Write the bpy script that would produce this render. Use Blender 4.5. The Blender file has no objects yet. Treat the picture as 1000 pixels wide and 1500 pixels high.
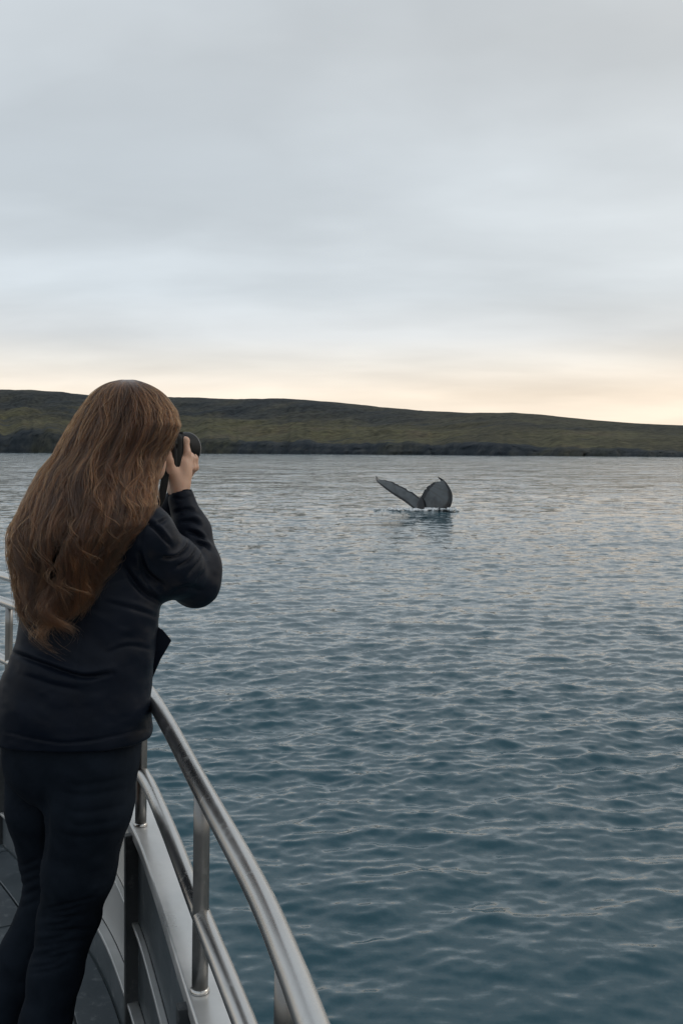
import bpy, math, random
import numpy as np
from mathutils import Vector

random.seed(7)
rng = np.random.default_rng(7)
R = math.radians
scene = bpy.context.scene
col = scene.collection

# ------------------------------------------------------------------ camera
ZC = 3.42          # lens height above the sea; the deck lies at DECK
DECK = 1.90
F = 1500.0         # focal length in pixels of a 1000 x 1500 frame
HOR = 657.0        # row of the true horizon
cam = bpy.data.cameras.new('camera')
cam.sensor_fit = 'VERTICAL'
cam.sensor_height = 36.0
cam.sensor_width = 24.0
cam.lens = 36.0
cam.shift_y = -(750 - HOR) / 1500.0
cam.clip_start = 0.05
cam.clip_end = 20000
cam_o = bpy.data.objects.new('camera', cam)
cam_o.location = (0, 0, ZC)
cam_o.rotation_euler = (R(90), 0, 0)
col.objects.link(cam_o)
scene.camera = cam_o

# ------------------------------------------------------------------ sky and sun
SUN_AZ = R(78)      # clockwise from +Y
SUN_EL = R(38)
world = bpy.data.worlds.new('World')
scene.world = world
world.use_nodes = True
wn, wl = world.node_tree.nodes, world.node_tree.links
wn.clear()


def N(nodes, t, **kw):
    n = nodes.new(t)
    for k, v in kw.items():
        setattr(n, k, v)
    return n


def build_world():
    out = N(wn, 'ShaderNodeOutputWorld')
    bg = N(wn, 'ShaderNodeBackground')
    bg.inputs['Strength'].default_value = 0.10
    sky = N(wn, 'ShaderNodeTexSky')
    sky.sky_type = 'NISHITA'
    sky.sun_disc = False
    sky.sun_elevation = SUN_EL
    sky.sun_rotation = SUN_AZ
    sky.air_density = 1.0
    sky.dust_density = 2.0
    tc = N(wn, 'ShaderNodeTexCoord')
    sep = N(wn, 'ShaderNodeSeparateXYZ')
    wl.new(tc.outputs['Generated'], sep.inputs[0])

    def math_(op, a, b=None, c=None, clamp=False):
        m = N(wn, 'ShaderNodeMath', operation=op, use_clamp=clamp)
        for i, v in enumerate((a, b, c)):
            if v is None:
                continue
            if isinstance(v, (int, float)):
                m.inputs[i].default_value = v
            else:
                wl.new(v, m.inputs[i])
        return m.outputs[0]
    z = math_('MAXIMUM', sep.outputs['Z'], 0.0)
    # cloud deck seen from below: directions projected on a high flat layer
    den = math_('ADD', z, 0.16)
    px = math_('DIVIDE', sep.outputs['X'], den)
    py = math_('DIVIDE', sep.outputs['Y'], den)
    comb = N(wn, 'ShaderNodeCombineXYZ')
    wl.new(math_('MULTIPLY', px, 0.65), comb.inputs[0])
    wl.new(py, comb.inputs[1])
    comb.inputs[2].default_value = 3.7
    n1 = N(wn, 'ShaderNodeTexNoise')
    n1.inputs['Scale'].default_value = 1.25
    n1.inputs['Detail'].default_value = 5
    n1.inputs['Roughness'].default_value = 0.45
    n1.inputs['Distortion'].default_value = 0.25
    wl.new(comb.outputs[0], n1.inputs['Vector'])
    n2 = N(wn, 'ShaderNodeTexNoise')
    n2.inputs['Scale'].default_value = 3.6
    n2.inputs['Detail'].default_value = 6
    n2.inputs['Roughness'].default_value = 0.5
    wl.new(comb.outputs[0], n2.inputs['Vector'])
    # base colour of the overcast by elevation
    ramp = N(wn, 'ShaderNodeValToRGB')
    wl.new(z, ramp.inputs[0])
    els = [(0.0, (0.92, 0.77, 0.62)), (0.052, (0.92, 0.785, 0.64)), (0.082, (0.79, 0.735, 0.66)),
           (0.108, (0.66, 0.66, 0.65)), (0.15, (0.615, 0.645, 0.66)), (0.26, (0.62, 0.655, 0.675)),
           (0.37, (0.595, 0.62, 0.632)), (0.60, (0.52, 0.56, 0.59)), (1.0, (0.48, 0.52, 0.55))]
    cr = ramp.color_ramp
    cr.elements[0].position, cr.elements[0].color = els[0][0], (*els[0][1], 1)
    cr.elements[1].position, cr.elements[1].color = els[-1][0], (*els[-1][1], 1)
    for p, c in els[1:-1]:
        e = cr.elements.new(p)
        e.color = (*c, 1)
    # cloud density darkens and cools, thin places are lighter
    r1 = N(wn, 'ShaderNodeMapRange')
    wl.new(n1.outputs['Fac'], r1.inputs[0])
    r1.inputs[1].default_value, r1.inputs[2].default_value = 0.34, 0.66
    r1.inputs[3].default_value, r1.inputs[4].default_value = 0.87, 1.10
    r2 = N(wn, 'ShaderNodeMapRange')
    wl.new(n2.outputs['Fac'], r2.inputs[0])
    r2.inputs[1].default_value, r2.inputs[2].default_value = 0.3, 0.7
    r2.inputs[3].default_value, r2.inputs[4].default_value = 0.97, 1.03
    mod = math_('MULTIPLY', r1.outputs[0], r2.outputs[0])
    # veiled glow round the hidden sun
    dot = N(wn, 'ShaderNodeVectorMath', operation='DOT_PRODUCT')
    nrm = N(wn, 'ShaderNodeVectorMath', operation='NORMALIZE')
    wl.new(tc.outputs['Generated'], nrm.inputs[0])
    wl.new(nrm.outputs[0], dot.inputs[0])
    e2 = R(20)
    dot.inputs[1].default_value = (math.sin(SUN_AZ) * math.cos(e2), math.cos(SUN_AZ) * math.cos(e2), math.sin(e2))
    dpos = math_('MAXIMUM', dot.outputs['Value'], 0.0)
    glow = math_('POWER', dpos, 1.6)
    g = N(wn, 'ShaderNodeMix', data_type='RGBA', blend_type='MIX')
    g.inputs[0].default_value = 1.0
    tint = N(wn, 'ShaderNodeMix', data_type='RGBA')
    wl.new(glow, tint.inputs[0])
    tint.inputs[6].default_value = (0.95, 0.985, 1.02, 1)
    tint.inputs[7].default_value = (1.10, 1.045, 0.98, 1)
    mul = N(wn, 'ShaderNodeMix', data_type='RGBA', blend_type='MULTIPLY')
    mul.inputs[0].default_value = 1.0
    wl.new(ramp.outputs[0], mul.inputs[6])
    wl.new(tint.outputs[2], mul.inputs[7])
    sc = N(wn, 'ShaderNodeVectorMath', operation='SCALE')
    wl.new(mul.outputs[2], sc.inputs[0])
    wl.new(math_('MULTIPLY', mod, 10.0), sc.inputs['Scale'])
    # a little of the clear sky comes through the cloud
    mix = N(wn, 'ShaderNodeMix', data_type='RGBA')
    mix.inputs[0].default_value = 0.06
    wl.new(sc.outputs[0], mix.inputs[6])
    wl.new(sky.outputs[0], mix.inputs[7])
    wl.new(mix.outputs[2], bg.inputs['Color'])
    wl.new(bg.outputs[0], out.inputs[0])


build_world()
sun = bpy.data.lights.new('sun', 'SUN')
sun.energy = 0.6
sun.angle = R(20)
sun.color = (1.0, 0.92, 0.82)
sun_o = bpy.data.objects.new('sun', sun)
sun_dir = Vector((math.sin(SUN_AZ) * math.cos(SUN_EL), math.cos(SUN_AZ) * math.cos(SUN_EL), math.sin(SUN_EL)))
sun_o.rotation_euler = (-sun_dir).to_track_quat('-Z', 'Y').to_euler()
sun_o.location = (0, 0, 30)
col.objects.link(sun_o)
vs = scene.view_settings
vs.view_transform = 'Standard'
vs.look = 'None'
vs.exposure = 0.20
vs.gamma = 1.0
scene.cycles.max_bounces = 10
scene.cycles.use_denoising = True


# ------------------------------------------------------------------ helpers
def W(px, py, D):
    """A point of the place, given its bearing from the lens and its distance D ahead."""
    return np.array([(px - 500) / F * D, D, ZC - (py - HOR) / F * D])


def mesh_obj(name, verts, faces, mat=None, parent=None, smooth=True):
    me = bpy.data.meshes.new(name)
    verts = np.asarray(verts, dtype=np.float32)
    if isinstance(faces, np.ndarray):
        k = faces.shape[1]
        me.vertices.add(len(verts))
        me.vertices.foreach_set('co', verts.ravel())
        me.loops.add(faces.size)
        me.loops.foreach_set('vertex_index', faces.astype(np.int32).ravel())
        me.polygons.add(len(faces))
        me.polygons.foreach_set('loop_start', np.arange(0, faces.size, k, dtype=np.int32))
        me.update(calc_edges=True)
    else:
        me.from_pydata([tuple(v) for v in verts], [], faces)
    me.validate()
    me.polygons.foreach_set('use_smooth', [smooth] * len(me.polygons))
    me.update()
    o = bpy.data.objects.new(name, me)
    if mat:
        me.materials.append(mat)
    col.objects.link(o)
    if parent:
        o.parent = parent
        o.matrix_parent_inverse = parent.matrix_world.inverted()
    return o


def empty(name, loc, label, cat, group=None):
    o = bpy.data.objects.new(name, None)
    o.location = loc
    o.empty_display_size = 0.1
    col.objects.link(o)
    bpy.context.view_layer.update()
    o['label'] = label
    o['category'] = cat
    if group:
        o['group'] = group
    return o


def grid_faces(nu, nv, wrap_u=False, wrap_v=False):
    iu = np.arange(nu if wrap_u else nu - 1)
    iv = np.arange(nv if wrap_v else nv - 1)
    a, b = np.meshgrid(iu, iv, indexing='ij')
    a2, b2 = (a + 1) % nu, (b + 1) % nv
    return np.stack([a * nv + b, a2 * nv + b, a2 * nv + b2, a * nv + b2], -1).reshape(-1, 4)


def _hash(*c):
    h = np.zeros_like(c[0], dtype=np.uint32)
    for k, x in zip((374761393, 668265263, 2147483647, 1274126177), c):
        h = (h ^ (x.astype(np.int64).astype(np.uint32) * np.uint32(k))) * np.uint32(2246822519)
        h ^= h >> np.uint32(15)
    return (h & np.uint32(0xffffff)).astype(np.float32) / float(0xffffff)


def vnoise(p):
    """Value noise in -1..1; p is (n, 2) or (n, 3)."""
    i = np.floor(p)
    f = p - i
    f = f * f * f * (f * (f * 6 - 15) + 10)
    d = p.shape[1]
    out = 0
    for c in range(2 ** d):
        w = 1
        cs = []
        for a in range(d):
            bit = (c >> a) & 1
            w = w * (f[:, a] if bit else 1 - f[:, a])
            cs.append(i[:, a] + bit)
        out = out + w * _hash(*cs)
    return out * 2 - 1


def fbm(p, octs=4, gain=0.5, lac=2.03):
    s, a = 0, 1.0
    p = np.array(p, dtype=np.float64)
    for k in range(octs):
        s = s + a * vnoise(p + 17.3 * k)
        p = p * lac
        a *= gain
    return s


def catmull(pts, n):
    pts = np.asarray(pts, float)
    P = np.vstack([2 * pts[0] - pts[1], pts, 2 * pts[-1] - pts[-2]])
    seg = len(pts) - 1
    t = np.linspace(0, seg, n)
    i = np.minimum(t.astype(int), seg - 1)
    u = (t - i)[:, None]
    p0, p1, p2, p3 = P[i], P[i + 1], P[i + 2], P[i + 3]
    return 0.5 * ((2 * p1) + (-p0 + p2) * u + (2 * p0 - 5 * p1 + 4 * p2 - p3) * u ** 2 + (-p0 + 3 * p1 - 3 * p2 + p3) * u ** 3)


def tube_geo(path, rad, ns=20, caps=True):
    path = np.asarray(path, float)
    n = len(path)
    rad = np.full(n, rad) if np.isscalar(rad) else np.asarray(rad)
    T = np.gradient(path, axis=0)
    T /= np.linalg.norm(T, axis=1)[:, None]
    up = np.array([0, 0, 1.0]) if abs(T[0][2]) < 0.9 else np.array([1.0, 0, 0])
    U = np.cross(T[0], up)
    U /= np.linalg.norm(U)
    V = []
    for k in range(n):
        U = U - T[k] * U.dot(T[k])
        U /= np.linalg.norm(U)
        B = np.cross(T[k], U)
        a = np.linspace(0, 2 * np.pi, ns, endpoint=False)
        V.append(path[k] + rad[k] * (np.cos(a)[:, None] * U + np.sin(a)[:, None] * B))
    V = np.vstack(V)
    f = [tuple(q) for q in grid_faces(n, ns, wrap_v=True)]
    if caps:
        f.append(tuple(range(ns)))
        f.append(tuple(reversed(range((n - 1) * ns, n * ns))))
    return V, f


def box_geo(c, ex, ey, ez, hx, hy, hz):
    c, ex, ey, ez = map(lambda q: np.asarray(q, float), (c, ex, ey, ez))
    v = [c + sx * hx * ex + sy * hy * ey + sz * hz * ez for sx in (-1, 1) for sy in (-1, 1) for sz in (-1, 1)]
    f = [(0, 1, 3, 2), (4, 6, 7, 5), (0, 4, 5, 1), (2, 3, 7, 6), (0, 2, 6, 4), (1, 5, 7, 3)]
    return v, f


def join_geo(*gs):
    V, Fc, o = [], [], 0
    for v, f in gs:
        V += [tuple(x) for x in v]
        Fc += [tuple(int(i) + o for i in q) for q in f]
        o += len(v)
    return V, Fc


def bevel(o, w, seg=2, angle=40):
    m = o.modifiers.new('bevel', 'BEVEL')
    m.width = w
    m.segments = seg
    m.limit_method = 'ANGLE'
    m.angle_limit = R(angle)
    m.harden_normals = False
    return o


# ---- materials
def new_mat(name):
    m = bpy.data.materials.new(name)
    m.use_nodes = True
    nt = m.node_tree
    b = nt.nodes['Principled BSDF']
    return m, nt.nodes, nt.links, b


def noisy_mat(name, c1, c2, scale, rough=(0.5, 0.7), detail=6, metallic=0.0, bump=0.0, bump_scale=None, bump_dist=0.002,
              stretch=(1, 1, 1), spec=0.5, coat=0.0, mid=(0.35, 0.65)):
    m, n, l, b = new_mat(name)
    tc = N(n, 'ShaderNodeTexCoord')
    mp = N(n, 'ShaderNodeMapping')
    mp.inputs['Scale'].default_value = stretch
    l.new(tc.outputs['Object'], mp.inputs[0])
    nz = N(n, 'ShaderNodeTexNoise')
    nz.inputs['Scale'].default_value = scale
    nz.inputs['Detail'].default_value = detail
    l.new(mp.outputs[0], nz.inputs['Vector'])
    mr = N(n, 'ShaderNodeMapRange')
    l.new(nz.outputs['Fac'], mr.inputs[0])
    mr.inputs[1].default_value, mr.inputs[2].default_value = mid
    mx = N(n, 'ShaderNodeMix', data_type='RGBA')
    l.new(mr.outputs[0], mx.inputs[0])
    mx.inputs[6].default_value = (*c1, 1)
    mx.inputs[7].default_value = (*c2, 1)
    l.new(mx.outputs[2], b.inputs['Base Color'])
    rr = N(n, 'ShaderNodeMapRange')
    l.new(nz.outputs['Fac'], rr.inputs[0])
    rr.inputs[1].default_value, rr.inputs[2].default_value = 0.3, 0.7
    rr.inputs[3].default_value, rr.inputs[4].default_value = rough
    l.new(rr.outputs[0], b.inputs['Roughness'])
    b.inputs['Metallic'].default_value = metallic
    b.inputs['Specular IOR Level'].default_value = spec
    b.inputs['Coat Weight'].default_value = coat
    if bump:
        nb = N(n, 'ShaderNodeTexNoise')
        nb.inputs['Scale'].default_value = bump_scale or scale * 6
        nb.inputs['Detail'].default_value = 5
        l.new(mp.outputs[0], nb.inputs['Vector'])
        bp = N(n, 'ShaderNodeBump')
        bp.inputs['Strength'].default_value = bump
        bp.inputs['Distance'].default_value = bump_dist
        l.new(nb.outputs['Fac'], bp.inputs['Height'])
        l.new(bp.outputs[0], b.inputs['Normal'])
    return m


# ------------------------------------------------------------------ sea
def wave_tile(n, L, lmin, lmax, peak, expo, seed, wind=R(100), spread=2.0):
    """A periodic height field with rms slope 1 from a directional spectrum."""
    g = np.random.default_rng(seed)
    k1 = np.fft.fftfreq(n, d=L / n) * 2 * np.pi
    kx, ky = np.meshgrid(k1, k1, indexing='ij')
    k = np.hypot(kx, ky)
    k[0, 0] = 1
    kp = 2 * np.pi / peak
    S = np.where(k < kp, (k / kp) ** 4, (k / kp) ** (-expo)) / k
    S[(k < 2 * np.pi / lmax) | (k > 2 * np.pi / lmin)] = 0
    th = np.arctan2(ky, kx) - wind
    S *= 0.12 + np.abs(np.cos(th)) ** (2 * spread)
    S[0, 0] = 0
    H = np.sqrt(S) * np.exp(2j * np.pi * g.random((n, n)))
    h = np.real(np.fft.ifft2(H))
    gx = np.gradient(h, L / n, axis=0)
    gy = np.gradient(h, L / n, axis=1)
    s = math.sqrt((gx ** 2 + gy ** 2).mean())
    # choppy horizontal displacement (sharper crests)
    Hk = np.fft.fft2(h)
    dx = np.real(np.fft.ifft2(-1j * kx / k * Hk))
    dy = np.real(np.fft.ifft2(-1j * ky / k * Hk))
    return h / s, dx / s, dy / s, L


def sample(tile, x, y):
    L = tile[3]
    n = tile[0].shape[0]
    u, v = (x / L * n) % n, (y / L * n) % n
    i, j = u.astype(int) % n, v.astype(int) % n
    fu, fv = u - np.floor(u), v - np.floor(v)
    i2, j2 = (i + 1) % n, (j + 1) % n
    return [a[i, j] * (1 - fu) * (1 - fv) + a[i2, j] * fu * (1 - fv) + a[i, j2] * (1 - fu) * fv + a[i2, j2] * fu * fv for a in tile[:3]]


def sea_material():
    m, n, l, b = new_mat('sea_water')
    b.inputs['Base Color'].default_value = (0.0115, 0.057, 0.079, 1)
    b.inputs['Roughness'].default_value = 0.10
    b.inputs['IOR'].default_value = 1.38
    geo = N(n, 'ShaderNodeNewGeometry')
    at = N(n, 'ShaderNodeAttribute')
    at.attribute_name = 'ripple'
    sepc = N(n, 'ShaderNodeSeparateColor')
    l.new(at.outputs['Color'], sepc.inputs[0])
    # ripples finer than the mesh carries tilt the surface by their slope
    acc = None
    bands = ((0.30, (0.45, 1.0, 1.0), 0, 0.36), (0.95, (0.5, 1.0, 1.0), 1, 0.44), (3.0, (0.6, 1, 1), 2, 0.50), (9.0, (0.7, 1, 1), None, 0.27), (30.0, (1, 1, 1), None, 0.13))
    for sc, st, ch, amp in bands:
        mp = N(n, 'ShaderNodeMapping')
        mp.inputs['Scale'].default_value = st
        mp.inputs['Rotation'].default_value = (0, 0, 0.17)
        l.new(geo.outputs['Position'], mp.inputs[0])
        nz = N(n, 'ShaderNodeTexNoise')
        nz.inputs['Scale'].default_value = sc
        nz.inputs['Detail'].default_value = 2
        nz.inputs['Roughness'].default_value = 0.5
        nz.inputs['Distortion'].default_value = 0.3
        l.new(mp.outputs[0], nz.inputs['Vector'])
        sub = N(n, 'ShaderNodeVectorMath', operation='SUBTRACT')
        sub.inputs[1].default_value = (0.5, 0.5, 0.5)
        l.new(nz.outputs['Color'], sub.inputs[0])
        mul = N(n, 'ShaderNodeVectorMath', operation='MULTIPLY')
        mul.inputs[1].default_value = (amp * 0.6, amp, 0)
        l.new(sub.outputs[0], mul.inputs[0])
        v = mul.outputs[0]
        if ch is not None:
            scl = N(n, 'ShaderNodeVectorMath', operation='SCALE')
            l.new(v, scl.inputs[0])
            l.new(sepc.outputs[ch], scl.inputs['Scale'])
            v = scl.outputs[0]
        if acc is None:
            acc = v
        else:
            ad = N(n, 'ShaderNodeVectorMath', operation='ADD')
            l.new(acc, ad.inputs[0])
            l.new(v, ad.inputs[1])
            acc = ad.outputs[0]
    # gust patches and slicks
    gm = N(n, 'ShaderNodeMapping')
    gm.inputs['Scale'].default_value = (0.35, 1.0, 1.0)
    l.new(geo.outputs['Position'], gm.inputs[0])
    gz = N(n, 'ShaderNodeTexNoise')
    gz.inputs['Scale'].default_value = 0.045
    gz.inputs['Detail'].default_value = 5
    l.new(gm.outputs[0], gz.inputs['Vector'])
    gr = N(n, 'ShaderNodeMapRange')
    l.new(gz.outputs['Fac'], gr.inputs[0])
    gr.inputs[1].default_value, gr.inputs[2].default_value = 0.32, 0.68
    gr.inputs[3].default_value, gr.inputs[4].default_value = 0.65, 1.3
    gs = N(n, 'ShaderNodeVectorMath', operation='SCALE')
    l.new(acc, gs.inputs[0])
    l.new(gr.outputs[0], gs.inputs['Scale'])
    ad = N(n, 'ShaderNodeVectorMath', operation='ADD')
    l.new(geo.outputs['Normal'], ad.inputs[0])
    l.new(gs.outputs[0], ad.inputs[1])
    nr = N(n, 'ShaderNodeVectorMath', operation='NORMALIZE')
    l.new(ad.outputs[0], nr.inputs[0])
    l.new(nr.outputs[0], b.inputs['Normal'])
    return m


def build_sea():
    # rows: even steps of the sight line's dip, so that near water is finely meshed and far water coarsely
    dips = np.concatenate([[2400, 1900, 1500, 1250, 1050], np.linspace(960, 25, 900), np.geomspace(24, 0.4, 90)])
    rad = ZC * F / dips
    az_in = np.linspace(R(-21.5), R(21.5), 820)
    az_out = np.concatenate([np.linspace(R(21.5), R(34), 60)[1:], np.linspace(R(34), R(326), 74)[1:-1], np.linspace(R(326), R(338.5), 60)[:-1]])
    az = np.concatenate([az_in, az_out])
    daz = np.gradient(az)
    nu, nv = len(rad), len(az)
    RR, AA = np.meshgrid(rad, az, indexing='ij')
    X, Y = RR * np.sin(AA), RR * np.cos(AA)
    dr = np.gradient(rad)[:, None] * np.ones(nv)[None]
    da = RR * np.abs(daz)[None]
    sp = np.maximum(dr, da)
    Z = np.zeros_like(X)
    DX, DY = np.zeros_like(X), np.zeros_like(X)
    tiles = [(wave_tile(512, 61.0, 1.3, 7.0, 2.4, 2.2, 3), 0.034, 1.2, 3.0),
             (wave_tile(512, 23.7, 0.36, 1.3, 0.80, 1.9, 4), 0.095, 0.3, 0.9),
             (wave_tile(512, 9.1, 0.12, 0.5, 0.40, 1.8, 5, spread=2.0), 0.095, 0.08, 0.24)]
    gust = fbm(np.stack([X.ravel() / 9.0, Y.ravel() / 14.0], 1), 3).reshape(X.shape)
    amp = np.clip(1 + 0.4 * gust, 0.5, 1.5)
    rip = []
    for tile, slope, s0, s1 in tiles:
        fade = np.clip((s1 - sp) / (s1 - s0), 0, 1)
        h, dx, dy = sample(tile, X.ravel() + 500, Y.ravel() + 300)
        Z += fade * slope * h.reshape(X.shape)
        DX -= fade * slope * dx.reshape(X.shape) * 0.5
        DY -= fade * slope * dy.reshape(X.shape) * 0.5
        rip.append(np.sqrt(np.clip(1 - fade ** 2, 0, 1)))
    Z *= amp
    V = np.stack([X + DX * amp, Y + DY * amp, Z], -1).reshape(-1, 3)
    f = grid_faces(nu, nv, wrap_v=True)[:, ::-1]
    o = mesh_obj('sea', V, np.ascontiguousarray(f), sea_material())
    ca = o.data.color_attributes.new('ripple', 'FLOAT_COLOR', 'POINT')
    ca.data.foreach_set('color', np.stack(rip + [rip[0] * 0 + 1], -1).astype(np.float32).ravel())
    o['kind'] = 'structure'
    o['label'] = 'rippled teal grey sea under an overcast sky'
    return o


sea = build_sea()


# ------------------------------------------------------------------ headland
def headland_material():
    m, n, l, b = new_mat('moor')
    geo = N(n, 'ShaderNodeNewGeometry')

    def noise(scale, detail, st=(1, 1, 1), rough=0.55):
        mp = N(n, 'ShaderNodeMapping')
        mp.inputs['Scale'].default_value = st
        l.new(geo.outputs['Position'], mp.inputs[0])
        z = N(n, 'ShaderNodeTexNoise')
        z.inputs['Scale'].default_value = scale
        z.inputs['Detail'].default_value = detail
        z.inputs['Roughness'].default_value = rough
        l.new(mp.outputs[0], z.inputs['Vector'])
        return z.outputs['Fac']

    def ramp(src, els):
        r = N(n, 'ShaderNodeValToRGB')
        l.new(src, r.inputs[0])
        r.color_ramp.elements[0].position, r.color_ramp.elements[0].color = els[0][0], (*els[0][1], 1)
        r.color_ramp.elements[1].position, r.color_ramp.elements[1].color = els[-1][0], (*els[-1][1], 1)
        for p, c in els[1:-1]:
            r.color_ramp.elements.new(p).color = (*c, 1)
        return r.outputs[0]

    def mix(fac, a, c, blend='MIX'):
        x = N(n, 'ShaderNodeMix', data_type='RGBA', blend_type=blend)
        if isinstance(fac, float):
            x.inputs[0].default_value = fac
        else:
            l.new(fac, x.inputs[0])
        for i, q in ((6, a), (7, c)):
            if isinstance(q, tuple):
                x.inputs[i].default_value = (*q, 1)
            else:
                l.new(q, x.inputs[i])
        return x.outputs[2]
    grass = ramp(noise(0.016, 7, (1, 0.55, 2.0)), [(0.33, (0.042, 0.042, 0.034)), (0.45, (0.060, 0.058, 0.038)),
                                                  (0.56, (0.082, 0.079, 0.045)), (0.68, (0.080, 0.068, 0.046))])
    heath = ramp(noise(0.02, 8, (1, 0.7, 2.0)), [(0.35, (0.026, 0.032, 0.037)), (0.52, (0.040, 0.044, 0.043)), (0.66, (0.058, 0.058, 0.046))])  # heath lifted and blued, thin haze put into the colour
    at = N(n, 'ShaderNodeAttribute')
    at.attribute_name = 'cover'
    sepc = N(n, 'ShaderNodeSeparateColor')
    l.new(at.outputs['Color'], sepc.inputs[0])
    cov = mix(sepc.outputs[0], grass, heath)
    fine = ramp(noise(0.22, 6), [(0.32, (0.50, 0.50, 0.52)), (0.68, (1.40, 1.38, 1.30))])
    cov = mix(1.0, cov, fine, 'MULTIPLY')
    rock = ramp(noise(0.10, 8, (1, 1, 2.2)), [(0.35, (0.020, 0.027, 0.034)), (0.55, (0.032, 0.039, 0.046)), (0.7, (0.052, 0.056, 0.058))])  # rock raised to blue-grey, distance haze painted in
    c = mix(sepc.outputs[1], cov, rock)
    l.new(c, b.inputs['Base Color'])
    b.inputs['Roughness'].default_value = 0.95
    b.inputs['Specular IOR Level'].default_value = 0.15
    bp = N(n, 'ShaderNodeBump')
    bp.inputs['Strength'].default_value = 0.8
    bp.inputs['Distance'].default_value = 2.0
    l.new(noise(0.15, 8), bp.inputs['Height'])
    l.new(bp.outputs[0], b.inputs['Normal'])
    return m


def build_headland():
    px = np.linspace(-900, 1900, 1300)
    fr = np.concatenate([[-0.06], np.linspace(0, 0.05, 16), np.linspace(0.06, 1.1, 130), np.linspace(1.15, 2.2, 24)])
    ridge = np.interp(px, [-900, -300, 0, 60, 130, 250, 330, 415, 445, 500, 560, 620, 690, 750, 800, 860, 930, 1000, 1300, 1900],
                      [572, 566, 570, 573, 578, 581, 583, 584, 586, 590.5, 597, 601.5, 605, 604, 608, 614, 619.5, 622.5, 634, 648])
    shore = np.interp(px, [-900, 0, 250, 500, 750, 1000, 1900], [1050, 850, 730, 600, 490, 408, 330])
    shore = shore + 9 * fbm(np.stack([px / 46.0, px * 0], 1), 4) + 4 * fbm(np.stack([px / 11.0, px * 0 + 9], 1), 3)
    width = np.interp(px, [-900, 0, 500, 1000, 1900], [520, 460, 340, 210, 150])
    cliffpx = np.interp(px, [-900, 0, 75, 120, 250, 380, 500, 640, 720, 800, 900, 1000, 1900], [30, 33, 31, 22, 22, 21, 17, 16, 19, 15, 12, 9, 6])
    PX, FR = np.meshgrid(px, fr, indexing='ij')
    SH = shore[:, None] * np.ones_like(FR)
    WD = width[:, None]
    Y = SH + FR * WD
    yr = shore + width
    Hr = ZC + (HOR - ridge) / F * yr
    Hc = cliffpx / F * shore
    Hc = Hc * (1 + 0.22 * fbm(np.stack([px / 40.0, px * 0 + 3], 1), 4))
    # profile: rock cliff, green shelf, then the long back of the moor
    p = np.interp(fr, [-0.06, 0, 0.012, 0.03, 0.05, 0.2, 0.42, 0.62, 0.84, 1.0, 1.25, 2.2], [-1, -1, -1, -1, 0, 0.13, 0.30, 0.50, 0.83, 1.0, 0.98, 0.2])
    p2 = np.interp(fr, [-0.06, 0, 0.006, 0.014, 0.022, 0.035, 0.05, 0.06], [-0.4, -0.08, 0.25, 0.42, 0.68, 0.86, 1.0, 1.0])
    H = np.where(p[None] < 0, Hc[:, None] * p2[None], Hc[:, None] + (Hr - Hc)[:, None] * p[None])
    X = (PX - 500) / F * Y
    q = np.stack([X.ravel(), Y.ravel()], 1)
    rel = (fbm(q / 95.0, 5).reshape(X.shape) * 0.085 + fbm(q / 24.0, 4).reshape(X.shape) * 0.020) * Hr[:, None]
    wgt = np.interp(fr, [-0.06, 0.05, 0.25, 0.75, 0.97, 1.0, 1.3], [0, 0.1, 1, 1, 0.22, 0.18, 1])[None]
    H = H + rel * wgt
    rockrel = fbm(np.stack([X.ravel() / 4.5, Y.ravel() / 4.5, H.ravel() / 2.2], 1), 4).reshape(X.shape)
    rw = np.interp(fr, [-0.06, 0.004, 0.02, 0.05, 0.08], [0, 0.6, 1, 0.5, 0])[None]
    Y2 = Y + rockrel * rw * 1.8
    H = H + rockrel * rw * Hc[:, None] * 0.045
    X = (PX - 500) / F * Y
    V = np.stack([X, Y2, H], -1).reshape(-1, 3)
    o = mesh_obj('headland', V, np.ascontiguousarray(grid_faces(len(px), len(fr))), headland_material())
    heath = np.clip((FR - 0.52) / 0.16 + 0.7 * fbm(np.stack([X.ravel() / 70, Y.ravel() / 45], 1), 4).reshape(X.shape), 0, 1)
    heath = heath * np.interp(PX, [0, 450, 800, 1000], [1, 1, 0.55, 0.3])
    rock = np.clip((0.055 - FR) / 0.012 + 0.8 * fbm(np.stack([X.ravel() / 14, Y.ravel() / 9], 1), 3).reshape(X.shape), 0, 1)
    outc = fbm(np.stack([X.ravel() / 30, Y.ravel() / 12], 1), 4).reshape(X.shape)
    rock = np.maximum(rock, np.clip((outc - 0.75) * 3, 0, 0.8))
    rock = rock * np.clip(0.92 + 0.40 * fbm(np.stack([X.ravel() / 48, Y.ravel() / 30], 1), 3).reshape(X.shape), 0.55, 1)
    ca = o.data.color_attributes.new('cover', 'FLOAT_COLOR', 'POINT')
    ca.data.foreach_set('color', np.stack([heath, rock, heath * 0, heath * 0 + 1], -1).astype(np.float32).ravel())
    o['kind'] = 'structure'
    o['label'] = 'low moorland headland with dark rocky shore across the water'
    return o


headland = build_headland()


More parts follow.
